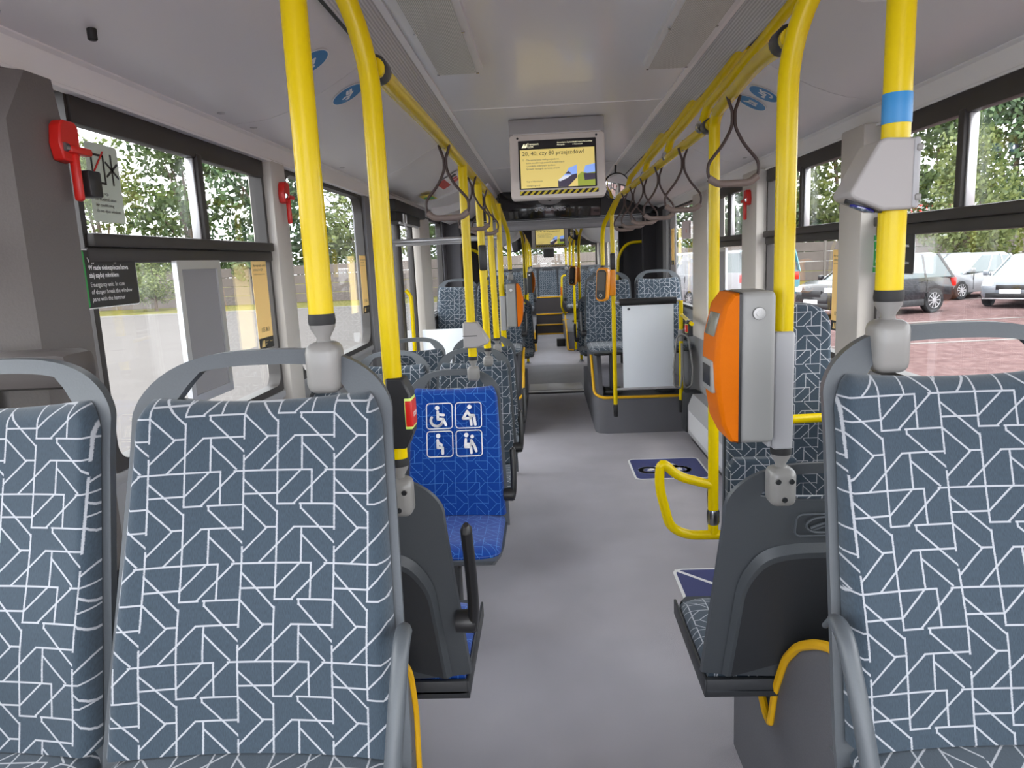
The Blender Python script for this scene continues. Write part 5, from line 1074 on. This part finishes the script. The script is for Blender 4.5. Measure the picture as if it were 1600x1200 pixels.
def car(name, lab, cat, x, y, ang, paint, L, W, H, hood, kind='hatch', clad=None, wheelr=.32):
    """length along local +x (front), origin at the centre on the ground"""
    t = thing(name, lab, cat, (x, y, G-.02), ang); h = L/2; wb = L*.30; r = wheelr; belt = H*.60
    # body sections along x: (x, half width, z bottom, z shoulder)
    if kind == 'van': st = [(-h, W*.47, .42, belt*1.0), (-h+.06, W*.49, .30, belt*1.02), (-h*.5, W*.5, .26, belt*1.02), (h*.25, W*.5, .26, belt), (h*.62, W*.49, .26, belt*.92), (h*.88, W*.46, .28, belt*.80), (h-.05, W*.42, .32, belt*.66), (h, W*.36, .40, belt*.5)]
    else: st = [(-h, W*.40, .48, belt*.86), (-h+.10, W*.45, .32, belt*.98), (-h*.6, W*.49, .25, belt*1.02), (0, W*.5, .23, belt*.99), (h*.45, W*.495, .23, belt*.94), (h*.72, W*.475, .24, hood), (h*.90, W*.44, .26, hood*.90), (h-.03, W*.38, .30, hood*.76), (h, W*.32, .36, hood*.66)]
    def sect(xx, hw, zb, zt): return [(xx, -hw*.92, zb), (xx, -hw, zb+(zt-zb)*.22), (xx, -hw, zb+(zt-zb)*.62), (xx, -hw*.94, zt-.03), (xx, -hw*.80, zt), (xx, 0, zt+.03), (xx, hw*.80, zt), (xx, hw*.94, zt-.03), (xx, hw, zb+(zt-zb)*.62), (xx, hw, zb+(zt-zb)*.22), (xx, hw*.92, zb), (xx, 0, zb)]
    # refine stations smoothly, with wheel-arch lift of the sill
    b = MB(); xs = []; N = 44
    for i in range(N+1):
        xx = -h+L*i/N
        for a_, c_ in zip(st[:-1], st[1:]):
            if a_[0]-1e-6 <= xx <= c_[0]+1e-6: f = (xx-a_[0])/(c_[0]-a_[0]); f = f*f*(3-2*f); break
        q = [a_[j]+(c_[j]-a_[j])*f for j in range(1, 4)]
        for wx in (-wb, wb):
            dd = abs(xx-wx)
            if dd < r*1.18: q[1] = max(q[1], math.sqrt((r*1.18)**2-dd*dd)*.98+r*.62-.10)
        b.v += sect(xx, *q)
    n = 12
    for i in range(N):
        for k in range(n): b.f.append((i*n+k, i*n+(k+1) % n, (i+1)*n+(k+1) % n, (i+1)*n+k))
    b.f.append(tuple(range(n))); b.f.append(tuple(N*n+k for k in range(n)))
    b.build('body', paint, t, smooth=40)
    # glasshouse
    if kind == 'van': gx = [(-h+.02, -h+.12), (h*.62, h*.26)]
    elif kind == 'suv': gx = [(-h+.12, -h+.55), (h*.50, h*.08)]
    else: gx = [(-h+.14, -h+.70), (h*.52, h*.04)]
    (rb_, rt_), (fb_, ft_) = gx; hb, ht = W*.46, W*.37; z0, z1 = belt*.95, H-.05
    def slab(x0, x1, xt0, xt1, ya, yb, z0_, z1_, m, nm, e=0):
        b = MB(); b.add([(x0, -ya, z0_), (x1, -ya, z0_), (x1, ya, z0_), (x0, ya, z0_), (xt0, -yb, z1_), (xt1, -yb, z1_), (xt1, yb, z1_), (xt0, yb, z1_)], [(0,3,2,1),(4,5,6,7),(0,1,5,4),(1,2,6,5),(2,3,7,6),(3,0,4,7)])
        o = b.build(nm, m, t, smooth=30); bv = o.modifiers.new('round', 'BEVEL'); bv.width = .05; bv.segments = 3; return o
    slab(rb_, fb_, rt_, ft_, hb, ht, z0, z1, CGLASS if kind != 'vanpanel' else paint, 'windows')
    slab(rt_-.04, ft_+.05, rt_+.12, ft_-.10, ht+.015, ht-.08, z1-.05, H, paint, 'roof')
    def lerp(a, c, f): return a+(c-a)*f
    b = MB()
    for fx in ([.0, .33, .62, 1.0] if kind != 'van' else [0, .30, .66, 1.0]):
        xb, xt = lerp(rb_, fb_, fx), lerp(rt_, ft_, fx)
        wd = .035 if 0 < fx < 1 else .05
        if kind == 'van' and fx < .5: wd = .10
        for s in (-1, 1): b.add([(xb-wd, s*hb*1.005, z0), (xb+wd, s*hb*1.005, z0), (xt+wd, s*ht*1.01, z1), (xt-wd, s*ht*1.01, z1), (xb-wd, s*(hb-.03), z0), (xb+wd, s*(hb-.03), z0), (xt+wd, s*(ht-.03), z1), (xt-wd, s*(ht-.03), z1)], [(0,1,2,3),(4,5,6,7),(0,1,5,4),(1,2,6,5),(2,3,7,6),(3,0,4,7)])
    if kind == 'van':
        for s in (-1, 1): xb, xt, xb2, xt2 = rb_, rt_, lerp(rb_, fb_, .60), lerp(rt_, ft_, .60); b.add([(xb, s*hb*1.004, z0), (xb2, s*hb*1.004, z0), (xt2, s*ht*1.008, z1), (xt, s*ht*1.008, z1), (xb, s*(hb-.02), z0), (xb2, s*(hb-.02), z0), (xt2, s*(ht-.02), z1), (xt, s*(ht-.02), z1)], [(0,1,2,3),(4,5,6,7),(0,1,5,4),(1,2,6,5),(2,3,7,6),(3,0,4,7)])
    b.build('window_posts', paint, t, smooth=30)
    for s in (-1, 1):
        for wx in (-wb, wb): wheel(t, wx, s*(W/2-.12), r, .21, s)
        b = MB(); b.box(fb_-.22, fb_-.08, s*(W/2+.02)-.0, s*(W/2+.16), belt+.0, belt+.14, .03) if s > 0 else b.box(fb_-.22, fb_-.08, s*(W/2+.16), s*(W/2+.02), belt, belt+.14, .03); b.box(fb_-.16, fb_-.11, min(s*(W/2-.06), s*(W/2+.05)), max(s*(W/2-.06), s*(W/2+.05)), belt+.01, belt+.05); b.build('wing_mirror', paint, t)
        b = MB(); zz = hood*.80 if kind != 'van' else belt*.62
        b.prism([(h-.42, s*W*.445), (h-.08, s*W*.40), (h-.015, s*W*.26), (h-.07, s*W*.24), (h-.30, s*W*.34)], zz-.085, zz+.045); b.build('headlamp', LAMP, t)
        b = MB(); b.box(-h-.012, -h+.16, min(s*W*.30, s*W*.455), max(s*W*.30, s*W*.455), belt*.70, belt*.95, .03); b.build('tail_lamp', TAIL, t)
        b = MB(); b.box(-.02, .11, min(s*(W/2-.005), s*(W/2+.02)), max(s*(W/2-.005), s*(W/2+.02)), belt-.13, belt-.10, .008); b.box(-h*.42, -h*.42+.13, min(s*(W/2-.005), s*(W/2+.02)), max(s*(W/2-.005), s*(W/2+.02)), belt-.13, belt-.10, .008); b.build('door_pull', paint, t)
        b = MB(); 
        for xx in (h*.34, -.12, -h*.46): b.box(xx-.006, xx+.006, min(s*(W/2-.02), s*(W/2+.003)), max(s*(W/2-.02), s*(W/2+.003)), .34, belt-.06)
        b.build('door_gap', BLK, t)
        if clad:
            b = MB(); b.box(-wb+r*1.1, wb-r*1.1, min(s*(W/2-.05), s*(W/2+.006)), max(s*(W/2-.05), s*(W/2+.006)), .22, .40, .02); b.build('sill_cladding', clad, t)
    b = MB(); b.box(h-.05, h+.006, -W*.20, W*.20, .52 if kind != 'suv' else .60, .66 if kind != 'suv' else .78, .015); b.box(h-.06, h+.012, -W*.34, W*.34, .30, .44, .02); b.build('grille', BLK, t)
    b = MB(); b.box(h+.006, h+.022, -.26, .26, .42, .53, .004); b.build('number_plate', WHT, t)
    b = MB(); b.box(h-.02, h+.02, -W*.38, W*.38, .255, .285, .006); b.build('bumper_strip', ALU, t)
    return t
P_DK = mat('paint_charcoal', srgb(38, 37, 40), .25, coat=.35, spec=.3); P_WH = mat('paint_white', srgb(138, 140, 144), .3, coat=.3, spec=.3); P_SI = mat('paint_silver', srgb(104, 110, 118), .25, coat=1, spec=.3); P_TE = mat('paint_teal', srgb(70, 136, 148), .3, coat=1); P_WV = mat('paint_van_white', srgb(150, 150, 154), .3, coat=.8)
car('parked_suv', 'dark grey parked SUV seen past the right pillar, nose to the left', 'car', 9.15, 20.9, PI+math.atan2(.9, 2.3), P_DK, 4.3, 1.82, 1.66, 1.02, 'suv', mat('cladding', srgb(40, 40, 42), .6), .35)
car('parked_hatchback', 'white five-door hatchback parked between the dark SUV and the silver car', 'car', 14.4, 25.8, PI+math.radians(24), P_WH, 4.0, 1.72, 1.50, .93)
car('parked_car', 'silver-grey hatchback with a wide dark grille at the right edge', 'car', 14.5, 22.3, PI+math.radians(42), P_SI, 4.3, 1.80, 1.47, .90)
car('parked_van', 'white van with a red tail lamp cut by the right edge', 'van', 14.5, 18.3, math.radians(5), P_WV, 4.6, 1.9, 2.15, 1.15, 'van')
car('parked_hatchback', 'dark blue car mostly hidden behind the white hatchback', 'car', 16.4, 31.5, PI+math.radians(20), P_DK, 4.1, 1.75, 1.45, .9)
car('parked_car', 'white car partly hidden behind the dark SUV', 'car', 12.9, 29.5, PI+math.radians(30), P_WH, 4.1, 1.75, 1.45, .9)
car('parked_van', 'white van seen through the far right window near the bellows', 'van', 5.5, 27.5, PI/2+math.radians(16), P_WV, 4.4, 1.85, 1.95, 1.1, 'van')
car('parked_van', 'teal and white van seen behind the narrow poster frame', 'van', 7.6, 28.5, PI/2+math.radians(18), P_TE, 4.4, 1.85, 1.95, 1.1, 'van')
